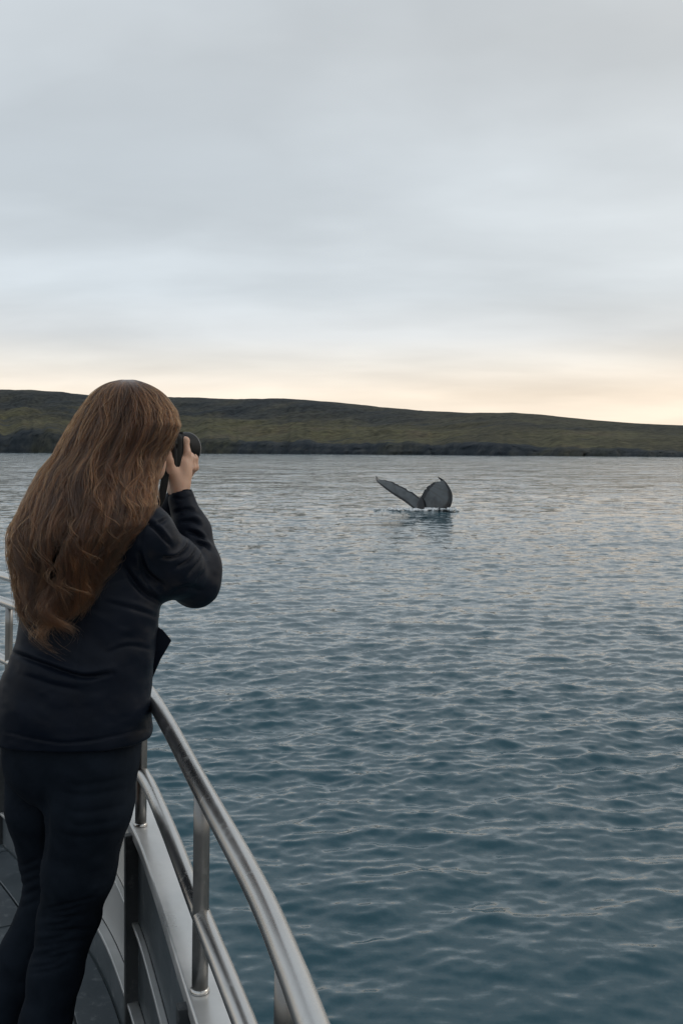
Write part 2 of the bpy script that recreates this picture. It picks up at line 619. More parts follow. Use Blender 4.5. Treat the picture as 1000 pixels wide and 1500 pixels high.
# ------------------------------------------------------------------ whale
def build_whale():
    D = ZC * F / (748 - HOR)
    m, n, l, b = new_mat('whale_skin')
    at = N(n, 'ShaderNodeAttribute')
    at.attribute_name = 'pigment'
    tc = N(n, 'ShaderNodeTexCoord')
    nz = N(n, 'ShaderNodeTexNoise')
    nz.inputs['Scale'].default_value = 2.2
    nz.inputs['Detail'].default_value = 8
    l.new(tc.outputs['Object'], nz.inputs['Vector'])
    ml = N(n, 'ShaderNodeMath', operation='MULTIPLY_ADD')
    l.new(nz.outputs['Fac'], ml.inputs[0])
    ml.inputs[1].default_value = 1.0
    l.new(at.outputs['Fac'], ml.inputs[2])
    mr = N(n, 'ShaderNodeMapRange')
    l.new(ml.outputs[0], mr.inputs[0])
    mr.inputs[1].default_value, mr.inputs[2].default_value = 0.45, 1.0
    mx = N(n, 'ShaderNodeMix', data_type='RGBA')
    l.new(mr.outputs[0], mx.inputs[0])
    mx.inputs[6].default_value = (0.092, 0.103, 0.110, 1)
    mx.inputs[7].default_value = (0.008, 0.010, 0.013, 1)
    l.new(mx.outputs[2], b.inputs['Base Color'])
    b.inputs['Roughness'].default_value = 0.34
    V, Fc, pig = [], [], []

    def blade(lead, trail, dlead, dtrail, thick, scallop):
        nu, nv = 60, 22
        L = catmull(lead, nu)
        T = catmull(trail, nu)
        u = np.linspace(0, 1, nu)
        sc = scallop * vnoise(np.stack([u * 24, u * 0 + scallop * 100], 1)) * np.sin(np.pi * np.clip(u, 0, 1)) ** 0.4
        T = T + (L - T) / (np.linalg.norm(L - T, axis=1)[:, None] + 1e-6) * sc[:, None]
        dl = np.interp(u, np.linspace(0, 1, len(dlead)), dlead)
        dt = np.interp(u, np.linspace(0, 1, len(dtrail)), dtrail)
        rows = []
        for side in (1, -1):
            S = []
            for j in range(nv):
                v = j / (nv - 1)
                P = L * (1 - v) + T * v
                # thick rounded leading edge, knife-thin trailing edge
                tk = thick * (0.35 + 0.65 * (1 - u)) * (1.9 * np.sqrt(v + 1e-9) * (1 - v) ** 0.9 + 0.02)
                d = dl * (1 - v) + dt * v + side * tk
                pts = np.array([W(p[0], p[1], D) for p in P])
                pts[:, 1] += d
                S.append(pts)
                if True:
                    edge = np.maximum(np.clip(1.6 - v / 0.13, 0, 1), np.clip(1.6 - (1 - v) / 0.09, 0, 1))
                    e = np.maximum(np.full(nu, edge), np.clip((u - 0.86) / 0.10, 0, 1))
                    e = np.maximum(e, np.clip(1 - u / 0.05, 0, 1) * 0.9)
                    rows.append(e if side < 0 else np.ones(nu))
            S = np.array(S).transpose(1, 0, 2).reshape(-1, 3)
            off = len(V)
            V.extend(map(tuple, S))
            g = grid_faces(nu, nv)
            if side > 0:
                g = g[:, ::-1]
            Fc.extend(tuple(int(i) + off for i in q) for q in g)
        for sidek in (0, 1):
            arr = np.array(rows[sidek * nv:(sidek + 1) * nv]).T.reshape(-1)
            pig.extend(arr.tolist())
    # root first, tip last
    blade([(613, 762), (607.5, 748), (600, 741), (591.4, 734.6), (576, 725), (562.5, 715), (553, 706), (551.3, 698.5)],
          [(618, 733), (613.5, 728), (605, 722), (595, 717), (584.6, 711), (574, 706.5), (558, 703), (551.8, 698)],
          [0.0, 0.3, 0.7, 1.1, 1.4, 1.5], [0.1, 0.55, 1.0, 1.4, 1.6, 1.55], 0.09, 1.0)
    blade([(624, 764), (646, 757), (654, 747), (659.5, 735), (660, 723), (656, 712.5), (649, 703), (641.2, 698)],
          [(614.5, 733), (617.5, 725.5), (622, 718.5), (626, 714), (630.5, 710), (636, 706.5), (644.5, 704.6), (640.8, 698.6)],
          [0.0, -0.55, -0.75, -0.65, -0.3, 0.0], [0.1, 0.25, 0.3, 0.25, 0.1, 0.0], 0.09, 1.0)
    # tail stock rising from the water into the notch
    path = [W(617, 790, D + 0.2), W(617, 765, D + 0.05), W(617.0, 748, D - 0.05), W(616.8, 738, D - 0.02), W(616.4, 728, D + 0.10)]
    v, f = tube_geo(catmull(path, 14), np.interp(np.linspace(0, 1, 14), [0, 0.5, 0.8, 1], [0.42, 0.30, 0.23, 0.07]), 16)
    off = len(V)
    V.extend(map(tuple, v))
    Fc.extend(tuple(int(i) + off for i in q) for q in f)
    pig.extend([1.0] * len(v))
    o = mesh_obj('whale', V, Fc, m)
    a = o.data.attributes.new('pigment', 'FLOAT', 'POINT')
    a.data.foreach_set('value', np.array(pig, np.float32))
    o['label'] = 'dark grey whale tail with raised scalloped flukes above the water'
    o['category'] = 'whale'
    # white water round the stock
    fm = noisy_mat('froth', (0.74, 0.77, 0.79), (0.86, 0.88, 0.89), 14, rough=(0.6, 0.8))
    V, Fc = [], []
    rg = np.random.default_rng(11)
    ico_v, ico_f = [], []
    for i in range(5):
        for j in range(8):
            th, ph = math.pi * (i + 0.5) / 5, 2 * math.pi * j / 8
            ico_v.append((math.sin(th) * math.cos(ph), math.sin(th) * math.sin(ph), math.cos(th)))
    for i in range(4):
        for j in range(8):
            ico_f.append((i * 8 + j, (i + 1) * 8 + j, (i + 1) * 8 + (j + 1) % 8, i * 8 + (j + 1) % 8))
    ico_f += [tuple(reversed(range(8))), tuple(range(32, 40))]
    ico_v = np.array(ico_v)
    spots = [(rg.normal(640, 9), rg.normal(0, .35), 1.0) for _ in range(90)] + [(rg.uniform(548, 612), rg.normal(0.2, .3), 0.7) for _ in range(60)] + \
            [(rg.normal(655, 3), rg.normal(-0.3, .25), 1.3) for _ in range(24)] + [(rg.normal(618, 14), rg.normal(-0.4, .3), 0.9) for _ in range(40)]
    for x, d, s in spots:
        c = W(x, 748, D)
        c[1] += d
        c[2] = 0.05 + abs(rg.normal(0, 0.05)) * s
        r = np.array([rg.uniform(.05, .22), rg.uniform(.04, .16), rg.uniform(.03, .08)]) * s
        q = ico_v * r * (1 + 0.25 * rg.normal(size=(40, 1))) + c
        off = len(V)
        V.extend(map(tuple, q))
        Fc.extend(tuple(i + off for i in t) for t in ico_f)
    fo = mesh_obj('splash_foam', V, Fc, fm)
    fo['kind'] = 'stuff'
    fo['label'] = 'white foam churned up around the whale tail'
    return o


whale = build_whale()

# ------------------------------------------------------------------ boat
steel = noisy_mat('brushed_steel', (0.50, 0.49, 0.475), (0.60, 0.59, 0.575), 9, rough=(0.22, 0.36), metallic=1.0, bump=0.10, bump_scale=160,
                  bump_dist=0.0006, stretch=(1, 0.25, 1))
steel_dull = noisy_mat('satin_steel', (0.20, 0.20, 0.195), (0.27, 0.265, 0.26), 12, rough=(0.34, 0.48), metallic=1.0, bump=0.10, bump_scale=120, bump_dist=0.0006)
paint_lit_bay = noisy_mat('lit_bay_grey', (0.46, 0.44, 0.41), (0.56, 0.54, 0.50), 5, rough=(0.32, 0.55), bump=0.15, bump_scale=60, bump_dist=0.001)  # lit tone of the bulwark plating, its light put into the colour
paint_cap = noisy_mat('cap_aluminium', (0.52, 0.525, 0.52), (0.64, 0.635, 0.625), 7, rough=(0.26, 0.42), metallic=0.55, bump=0.12, bump_scale=70,
                      bump_dist=0.0008)
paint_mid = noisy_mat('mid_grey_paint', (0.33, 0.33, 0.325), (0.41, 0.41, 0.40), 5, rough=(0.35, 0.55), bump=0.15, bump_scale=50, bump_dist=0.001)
slate_and_shade = noisy_mat('slate_and_shade_paint', (0.055, 0.070, 0.080), (0.080, 0.096, 0.108), 6, rough=(0.35, 0.6), bump=0.2, bump_scale=55, bump_dist=0.001)  # slate paint; on the near plating it is painted-in shade
paint_dark = noisy_mat('dark_frame_paint', (0.028, 0.033, 0.037), (0.045, 0.05, 0.054), 8, rough=(0.4, 0.6), bump=0.15, bump_scale=60, bump_dist=0.001)
deck_mat = noisy_mat('deck_nonslip', (0.046, 0.058, 0.068), (0.080, 0.095, 0.106), 3.5, rough=(0.45, 0.7), bump=0.45, bump_scale=260, bump_dist=0.0012)
hull_mat = noisy_mat('hull_paint', (0.05, 0.06, 0.07), (0.07, 0.085, 0.095), 2, rough=(0.3, 0.45))

RAIL = [(0.46, -3.0), (0.42, -2.0), (0.33, -1.0), (0.21, 0.0), (0.105, 0.5), (0.022, 0.85), (-0.031, 1.068), (-0.058, 1.18), (-0.117, 1.40),
        (-0.250, 1.82), (-0.385, 2.25), (-0.505, 2.6), (-0.69, 3.03), (-0.985, 3.53), (-1.30, 3.98), (-1.68, 4.45), (-2.20, 4.95), (-2.85, 5.40)]
rc = catmull(RAIL, 600)
seg = np.linalg.norm(np.diff(rc, axis=0), axis=1)
arc = np.concatenate([[0], np.cumsum(seg)])
tan = np.gradient(rc, axis=0)
tan /= np.linalg.norm(tan, axis=1)[:, None]
outn = np.stack([tan[:, 1], -tan[:, 0]], 1)      # outboard normal


def at_arc(s):
    return np.array([np.interp(s, arc, rc[:, k]) for k in (0, 1)]), np.array([np.interp(s, arc, outn[:, k]) for k in (0, 1)]), \
        np.array([np.interp(s, arc, tan[:, k]) for k in (0, 1)])


def arc_of_y(y):
    return float(np.interp(y, rc[:, 1], arc))


def sweep(profile, s0, s1, step=0.05, closed=True):
    """Sweep a closed profile of (outboard offset, height above deck) along the rail line."""
    n = max(2, int((s1 - s0) / step) + 1)
    S = np.linspace(s0, s1, n)
    k = len(profile)
    V = []
    for s in S:
        p, o, _ = at_arc(s)
        for off, h in profile:
            V.append((p[0] + o[0] * off, p[1] + o[1] * off, DECK + h))
    f = [tuple(q[::-1]) for q in grid_faces(n, k, wrap_v=True)]
    f.append(tuple(range(k)))
    f.append(tuple(reversed(range((n - 1) * k, n * k))))
    return V, f


def rect(o0, o1, h0, h1):
    return [(o0, h0), (o1, h0), (o1, h1), (o0, h1)]


RAIL_H, MID_H, CAP_H = ZC - DECK - 0.60, ZC - DECK - 0.826, ZC - DECK - 0.957
S_END = arc[-1]


def build_boat():
    boat = empty('boat', (-0.9, 1.5, DECK), 'grey metal tour boat bow deck with curved steel railing', 'boat')
    # --- hull
    hull = mesh_obj('hull', *sweep([(0.03, CAP_H - 0.012), (0.05, CAP_H - 0.05), (0.02, -0.25), (-0.10, -1.1), (-0.25, -2.2), (-0.29, -2.2), (-0.14, -1.1), (-0.012, -0.25),
                                    (0.012, -0.03), (0.012, CAP_H - 0.012)], 0, S_END, 0.1), hull_mat, boat)
    bevel(hull, 0.004)
    # --- deck: a base sheet with plates laid on it
    base = [(p[0] - 0.03 * o[0], p[1] - 0.03 * o[1], DECK - 0.012) for p, o in zip(rc[::6], outn[::6])]
    base += [(-3.6, 5.0, DECK - 0.012), (-4.4, 3.0, DECK - 0.012), (-4.6, -3.0, DECK - 0.012)]
    lo = [(x, y, z - 0.05) for x, y, z in base]
    k = len(base)
    f = [tuple(range(k)), tuple(reversed(range(k, 2 * k)))] + [(i, i + k, (i + 1) % k + k, (i + 1) % k) for i in range(k)]
    deck = mesh_obj('deck', base + lo, f, paint_dark, boat, smooth=False)
    strips = [(-0.035, -0.14, slate_and_shade, 3.0), (-0.146, -0.40, deck_mat, 1.25), (-0.406, -0.80, deck_mat, 1.0), (-0.806, -1.25, deck_mat, 1.35), (-1.256, -1.75, deck_mat, 1.1)]
    for i, (a, c, mt, ln) in enumerate(strips):
        s = 1.2 + 0.37 * i
        smax = S_END - 0.6 - 0.35 * i
        while s < smax:
            e = min(s + ln, smax)
            pl = mesh_obj('deck_plate', *sweep([(a, -0.012), (a, 0.0), (c, 0.0), (c, -0.012)][::-1], s, e - 0.006, 0.09), mt, deck, smooth=False)
            bevel(pl, 0.002, 1)
            s = e
    # --- bulwark: plating in bays between the frames
    bul = mesh_obj('bulwark', *sweep(rect(-0.004, 0.008, -0.02, CAP_H - 0.012), 0.5, S_END, 0.07), paint_mid, boat, smooth=False)
    posts = [arc_of_y(y) for y in (-1.9, -1.1, -0.3, 0.5, 1.205, 1.805, 2.6, 3.28, 3.955, 4.6)]
    bays = [(posts[i] + 0.02, posts[i + 1] - 0.02) for i in range(len(posts) - 1)]
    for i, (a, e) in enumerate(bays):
        far = a > posts[6] - 0.05  # one wall: near bays get a darker colour as painted shade
        up = mesh_obj('plating_panel', *sweep(rect(-0.012, -0.0045, 0.325, CAP_H - 0.03), a, e, 0.07), paint_lit_bay if far else slate_and_shade, bul, smooth=False)
        lowp = mesh_obj('plating_panel', *sweep(rect(-0.012, -0.0045, 0.125, 0.317), a, e, 0.07), paint_mid if far else slate_and_shade, bul, smooth=False)
        kick = mesh_obj('kick_plate', *sweep(rect(-0.030, -0.0045, 0.0, 0.115), a, e, 0.07), slate_and_shade, bul, smooth=False)
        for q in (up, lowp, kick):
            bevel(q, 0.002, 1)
    for h, w in ((0.321, 0.022), (0.120, 0.034)):
        st = mesh_obj('stringer', *sweep(rect(-w - 0.006, -0.0125, h - 0.005, h + 0.005), 0.6, S_END - 0.3, 0.07), paint_cap, bul, smooth=False)
        bevel(st, 0.002, 2)
    for s in posts:
        p, o, t = at_arc(s)
        c = p - o * 0.022
        v, f = box_geo((c[0], c[1], DECK + (CAP_H - 0.016) / 2), (*o, 0), (*t, 0), (0, 0, 1), 0.0225, 0.012, (CAP_H - 0.02) / 2)
        fr = mesh_obj('frame_rib', v, f, paint_dark, bul, smooth=False)
        bevel(fr, 0.003, 2)
    # --- gunwale cap
    cap = mesh_obj('gunwale_cap', *sweep([(-0.027, CAP_H - 0.030), (-0.021, CAP_H - 0.030), (-0.021, CAP_H - 0.006), (0.057, CAP_H - 0.010), (0.057, CAP_H - 0.04), (0.063, CAP_H - 0.04),
                                          (0.063, CAP_H - 0.002), (0.057, CAP_H), (-0.023, CAP_H), (-0.027, CAP_H - 0.004)], 0.5, S_END, 0.05), paint_cap, boat)
    bevel(cap, 0.0015, 2, 30)
    # --- railing
    def line(h, s0, s1, n=160):
        return [(*at_arc(s)[0], DECK + h) for s in np.linspace(s0, s1, n)]
    rail = mesh_obj('railing', *tube_geo(line(RAIL_H, 0.3, S_END - 0.05, 220), 0.0178, 28), steel, boat)
    mesh_obj('mid_rail', *tube_geo(line(MID_H, 0.3, S_END - 0.05, 220), 0.0175, 28), steel, rail)
    # raised grab rail over the bow, bent down into the top rail
    s2 = arc_of_y(3.45)
    bow = [(*at_arc(s)[0], DECK + RAIL_H + 0.10) for s in np.linspace(S_END - 0.05, s2 + 0.10, 60)]
    tail = [(*at_arc(s2 + 0.05)[0], DECK + RAIL_H + 0.092), (*at_arc(s2 + 0.02)[0], DECK + RAIL_H + 0.07), (*at_arc(s2)[0], DECK + RAIL_H + 0.03), (*at_arc(s2 - 0.01)[0], DECK + RAIL_H)]
    mesh_obj('bow_rail', *tube_geo(np.vstack([bow, catmull(tail, 14)]), 0.0150, 24), steel, rail)
    for s in posts:
        p, o, t = at_arc(s)
        P = [(p[0] - o[0] * 0.004, p[1] - o[1] * 0.004, DECK + CAP_H + 0.003), (p[0], p[1], DECK + RAIL_H - 0.008)]
        P = [np.array(P[0]) * (1 - q) + np.array(P[1]) * q for q in np.linspace(0, 1, 6)]
        po = mesh_obj('post', *tube_geo(P, 0.0145, 24), steel_dull, rail)
        b0 = np.array(P[0])
        fl = [b0 + (0, 0, z) for z in (-0.003, 0.001, 0.004, 0.0055)]
        mesh_obj('weld_foot', *tube_geo(fl, np.array([0.0172, 0.0172, 0.0162, 0.0146]), 24), steel, po)
    return boat


boat = build_boat()


# ------------------------------------------------------------------ solid modelling on a voxel field
class Field:
    def __init__(self, lo, hi, h):
        self.lo, self.h = np.array(lo, float), h
        self.n = np.ceil((np.array(hi) - lo) / h).astype(int) + 1
        self.F = np.full(self.n, 0.2, np.float32)

    def block(self, lo, hi):
        a = np.clip(np.floor((np.array(lo) - self.lo) / self.h).astype(int), 0, self.n - 1)
        b = np.clip(np.ceil((np.array(hi) - self.lo) / self.h).astype(int) + 1, 1, self.n)
        sl = tuple(slice(x, y) for x, y in zip(a, b))
        ax = [(self.lo[i] + self.h * np.arange(a[i], b[i])).astype(np.float32) for i in range(3)]
        return sl, np.meshgrid(*ax, indexing='ij')

    def put(self, sl, d, k, sub=False):
        A = self.F[sl]
        d = d.astype(np.float32)
        if sub:
            h = np.maximum(k - np.abs(A + d), 0) / max(k, 1e-6)
            self.F[sl] = np.maximum(A, -d) + h * h * k * 0.25
        else:
            h = np.maximum(k - np.abs(A - d), 0) / max(k, 1e-6)
            self.F[sl] = np.minimum(A, d) - h * h * k * 0.25

    def cone(self, a, b, ra, rb, k=0.02, flat=None, sub=False):
        a, b = np.array(a, float), np.array(b, float)
        m = max(ra, rb) * 1.6 + 0.05
        sl, (X, Y, Z) = self.block(np.minimum(a, b) - m, np.maximum(a, b) + m)
        ba = b - a
        t = ((X - a[0]) * ba[0] + (Y - a[1]) * ba[1] + (Z - a[2]) * ba[2]) / max(ba.dot(ba), 1e-9)
        t = np.clip(t, 0, 1)
        qx, qy, qz = X - a[0] - ba[0] * t, Y - a[1] - ba[1] * t, Z - a[2] - ba[2] * t
        s = 1.0
        if flat is not None:
            nv, f = np.array(flat[0], float), flat[1]
            nv /= np.linalg.norm(nv)
            w = (qx * nv[0] + qy * nv[1] + qz * nv[2]) * (1 / f - 1)
            qx, qy, qz = qx + nv[0] * w, qy + nv[1] * w, qz + nv[2] * w
            s = min(1.0, f)
        d = (np.sqrt(qx * qx + qy * qy + qz * qz) - (ra + (rb - ra) * t)) * s
        self.put(sl, d, k, sub)

    def chain(self, pts, rads, k=0.02, flat=None):
        for i in range(len(pts) - 1):
            self.cone(pts[i], pts[i + 1], rads[i], rads[i + 1], k, flat)

    def ell(self, c, r, axes=None, k=0.02, sub=False):
        c, r = np.array(c, float), np.array(r, float)
        m = r.max() * 1.2 + 0.05
        sl, (X, Y, Z) = self.block(c - m, c + m)
        A = np.eye(3) if axes is None else np.array(axes, float)
        q = [((X - c[0]) * A[i][0] + (Y - c[1]) * A[i][1] + (Z - c[2]) * A[i][2]) / r[i] for i in range(3)]
        n1 = np.sqrt(q[0] ** 2 + q[1] ** 2 + q[2] ** 2)
        n2 = np.sqrt((q[0] / r[0]) ** 2 + (q[1] / r[1]) ** 2 + (q[2] / r[2]) ** 2)
        self.put(sl, n1 * (n1 - 1) / np.maximum(n2, 1e-6), k, sub)

    def loft(self, secs, k=0.03, power=2.0):
        """secs: rows of z, cx, cy, rx, ry from bottom to top."""
        S = catmull(np.array(secs, float), 80)
        m = max(S[:, 3].max(), S[:, 4].max()) + 0.07
        lo = (S[:, 1].min() - m, S[:, 2].min() - m, S[:, 0].min() - 0.06)
        hi = (S[:, 1].max() + m, S[:, 2].max() + m, S[:, 0].max() + 0.06)
        sl, (X, Y, Z) = self.block(lo, hi)
        zz = Z[0, 0, :]
        I = [np.interp(zz, S[:, 0], S[:, j])[None, None, :] for j in range(1, 5)]
        u, v = np.abs((X - I[0]) / I[2]), np.abs((Y - I[1]) / I[3])
        n1 = (u ** power + v ** power) ** (1 / power)
        d = (n1 - 1) * np.minimum(I[2], I[3])
        d = np.maximum(d, np.maximum(Z - S[-1, 0], S[0, 0] - Z))
        self.put(sl, d, k)

    def mesh(self):
        Fd = self.F
        s = Fd < 0
        c = np.zeros(np.array(Fd.shape) - 1, np.int8)
        for i in (0, 1):
            for j in (0, 1):
                for k in (0, 1):
                    c += s[i:i + c.shape[0], j:j + c.shape[1], k:k + c.shape[2]]
        act = np.argwhere((c > 0) & (c < 8))
        idx = np.full(c.shape, -1, np.int32)
        idx[tuple(act.T)] = np.arange(len(act))
        corners = np.array([(i, j, k) for i in (0, 1) for j in (0, 1) for k in (0, 1)])
        vals = np.stack([Fd[tuple((act + q).T)] for q in corners], 1)
        acc = np.zeros((len(act), 3))
        cnt = np.zeros(len(act))
        for a in range(8):
            for b in range(a + 1, 8):
                if np.abs(corners[a] - corners[b]).sum() != 1:
                    continue
                m = (vals[:, a] < 0) != (vals[:, b] < 0)
                t = np.where(m, vals[:, a] / (vals[:, a] - vals[:, b] + 1e-12), 0)
                acc += np.where(m[:, None], corners[a] + (corners[b] - corners[a]) * t[:, None], 0)
                cnt += m
        V = self.lo + self.h * (act + acc / cnt[:, None])
        faces = []
        for ax in range(3):
            sl0 = [slice(1, -1)] * 3
            sl1 = [slice(1, -1)] * 3
            sl0[ax], sl1[ax] = slice(0, -1), slice(1, None)
            A, B = s[tuple(sl0)], s[tuple(sl1)]
            e = np.argwhere(A != B)
            off = np.ones(3, int)
            off[ax] = 0
            e2 = e + off
            o1, o2 = [(1, 2), (2, 0), (0, 1)][ax]
            d1, d2 = np.zeros(3, int), np.zeros(3, int)
            d1[o1], d2[o2] = 1, 1
            q = np.stack([idx[tuple((e2 - d1 - d2).T)], idx[tuple((e2 - d2).T)], idx[tuple(e2.T)], idx[tuple((e2 - d1).T)]], 1)
            fl = A[tuple(e.T)]
            q[~fl] = q[~fl][:, ::-1]
            faces.append(q)
        return V, np.vstack(faces)


def vert_normals(V, f):
    fn = np.cross(V[f[:, 2]] - V[f[:, 0]], V[f[:, 3]] - V[f[:, 1]])
    n = np.zeros_like(V)
    for i in range(4):
        np.add.at(n, f[:, i], fn)
    return n / (np.linalg.norm(n, axis=1)[:, None] + 1e-12)


def relax(V, f, it=2, lam=0.5):
    e = np.vstack([f[:, [0, 1]], f[:, [1, 2]], f[:, [2, 3]], f[:, [3, 0]]])
    deg = np.zeros(len(V))
    np.add.at(deg, e[:, 0], 1)
    np.add.at(deg, e[:, 1], 1)
    for _ in range(it):
        s = np.zeros_like(V)
        np.add.at(s, e[:, 0], V[e[:, 1]])
        np.add.at(s, e[:, 1], V[e[:, 0]])
        V = V + lam * (s / deg[:, None] - V)
    return V


def folds(V, n, lines):
    """Press or raise cloth folds: lines of (pixel polyline, half width px, height m), drawn on the side towards the lens."""
    px = 500 + V[:, 0] / V[:, 1] * F
    py = HOR + (ZC - V[:, 2]) / V[:, 1] * F
    face = np.clip(-n[:, 1] * 1.5 + 0.35, 0, 1)
    out = np.zeros(len(V))
    for pts, w, h in lines:
        c = catmull(pts, 24) if len(pts) > 2 else np.linspace(pts[0], pts[1], 24)
        best = np.full(len(V), 1e9)
        tt = np.zeros(len(V))
        for i in range(23):
            a, b = c[i], c[i + 1]
            ab = b - a
            t = np.clip(((px - a[0]) * ab[0] + (py - a[1]) * ab[1]) / (ab @ ab), 0, 1)
            d = (px - a[0] - ab[0] * t) ** 2 + (py - a[1] - ab[1] * t) ** 2
            m = d < best
            best = np.where(m, d, best)
            tt = np.where(m, (i + t) / 23, tt)
        ends = np.sin(np.pi * np.clip(tt, 0.02, 0.98)) ** 0.6
        out += h * np.exp(-best / (w * w)) * ends
    return out * face


# ------------------------------------------------------------------ person
# joints
HEAD = W(196, 634, 2.41)
NECK = W(158, 742, 2.385)
R_SH, R_EL, R_WR = W(212, 790, 2.305), np.array([-0.345, 2.50, ZC - 0.330]), W(263.5, 724, 2.55)
L_SH, L_EL, L_WR = np.array([-0.700, 2.485, ZC - 0.222]), np.array([-0.552, 2.70, ZC - 0.345]), np.array([-0.432, 2.672, ZC - 0.135])
R_HIP, R_KN, R_AN = W(137, 1118, 2.33), W(101, 1345, 2.37), W(44, 1592, 2.33)
L_HIP, L_KN, L_AN = W(66, 1118, 2.44), W(78, 1305, 2.50), W(-44, 1580, 2.46)
R_AN[2] = L_AN[2] = DECK + 0.09
AZ = R(20)
FWD = np.array([math.sin(AZ), math.cos(AZ), 0])          # where the face looks
RGT = np.array([math.cos(AZ), -math.sin(AZ), 0])
UPV = np.array([0, 0, 1.0])
# camera that the hands hold: centre of its body and its axes
CAZ = R(17)
CF = np.array([math.sin(CAZ), math.cos(CAZ), 0])
CR = np.array([math.cos(CAZ), -math.sin(CAZ), 0])
CB = np.array([-0.462, 2.575, ZC - 0.012])


def hand(fd, wrist, knuck, palm_n, side, fingers, thumb, pr=0.021):
    """knuck: four knuckle points (index..little); fingers: for each three further joints."""
    kc = (knuck[0] + knuck[3]) / 2
    w2 = wrist + (kc - wrist) * 0.12
    for i, kpt in enumerate(knuck):
        base = wrist + (kpt - wrist) * 0.25
        fd.cone(base, kpt, 0.0135, 0.0105, 0.012)
    fd.cone(wrist + (kc - wrist) * 0.2, wrist + (kc - wrist) * 0.85, 0.0185, 0.016, 0.015)
    for kpt, js, r in zip(knuck, fingers, (0.0092, 0.0095, 0.0090, 0.0080)):
        fd.cone(kpt, js[0], r * 1.06, r, 0.007)
        fd.cone(js[0], js[1], r, r * 0.92, 0.004)
        fd.cone(js[1], js[2], r * 0.92, r * 0.78, 0.004)
        fd.ell(js[0], (r * 1.07,) * 3, None, 0.004)
    fd.cone(wrist + (thumb[0] - wrist) * 0.3, thumb[0], 0.016, 0.0145, 0.015)
    fd.cone(thumb[0], thumb[1], 0.0140, 0.0108, 0.010)
    fd.cone(thumb[1], thumb[2], 0.0108, 0.0088, 0.005)


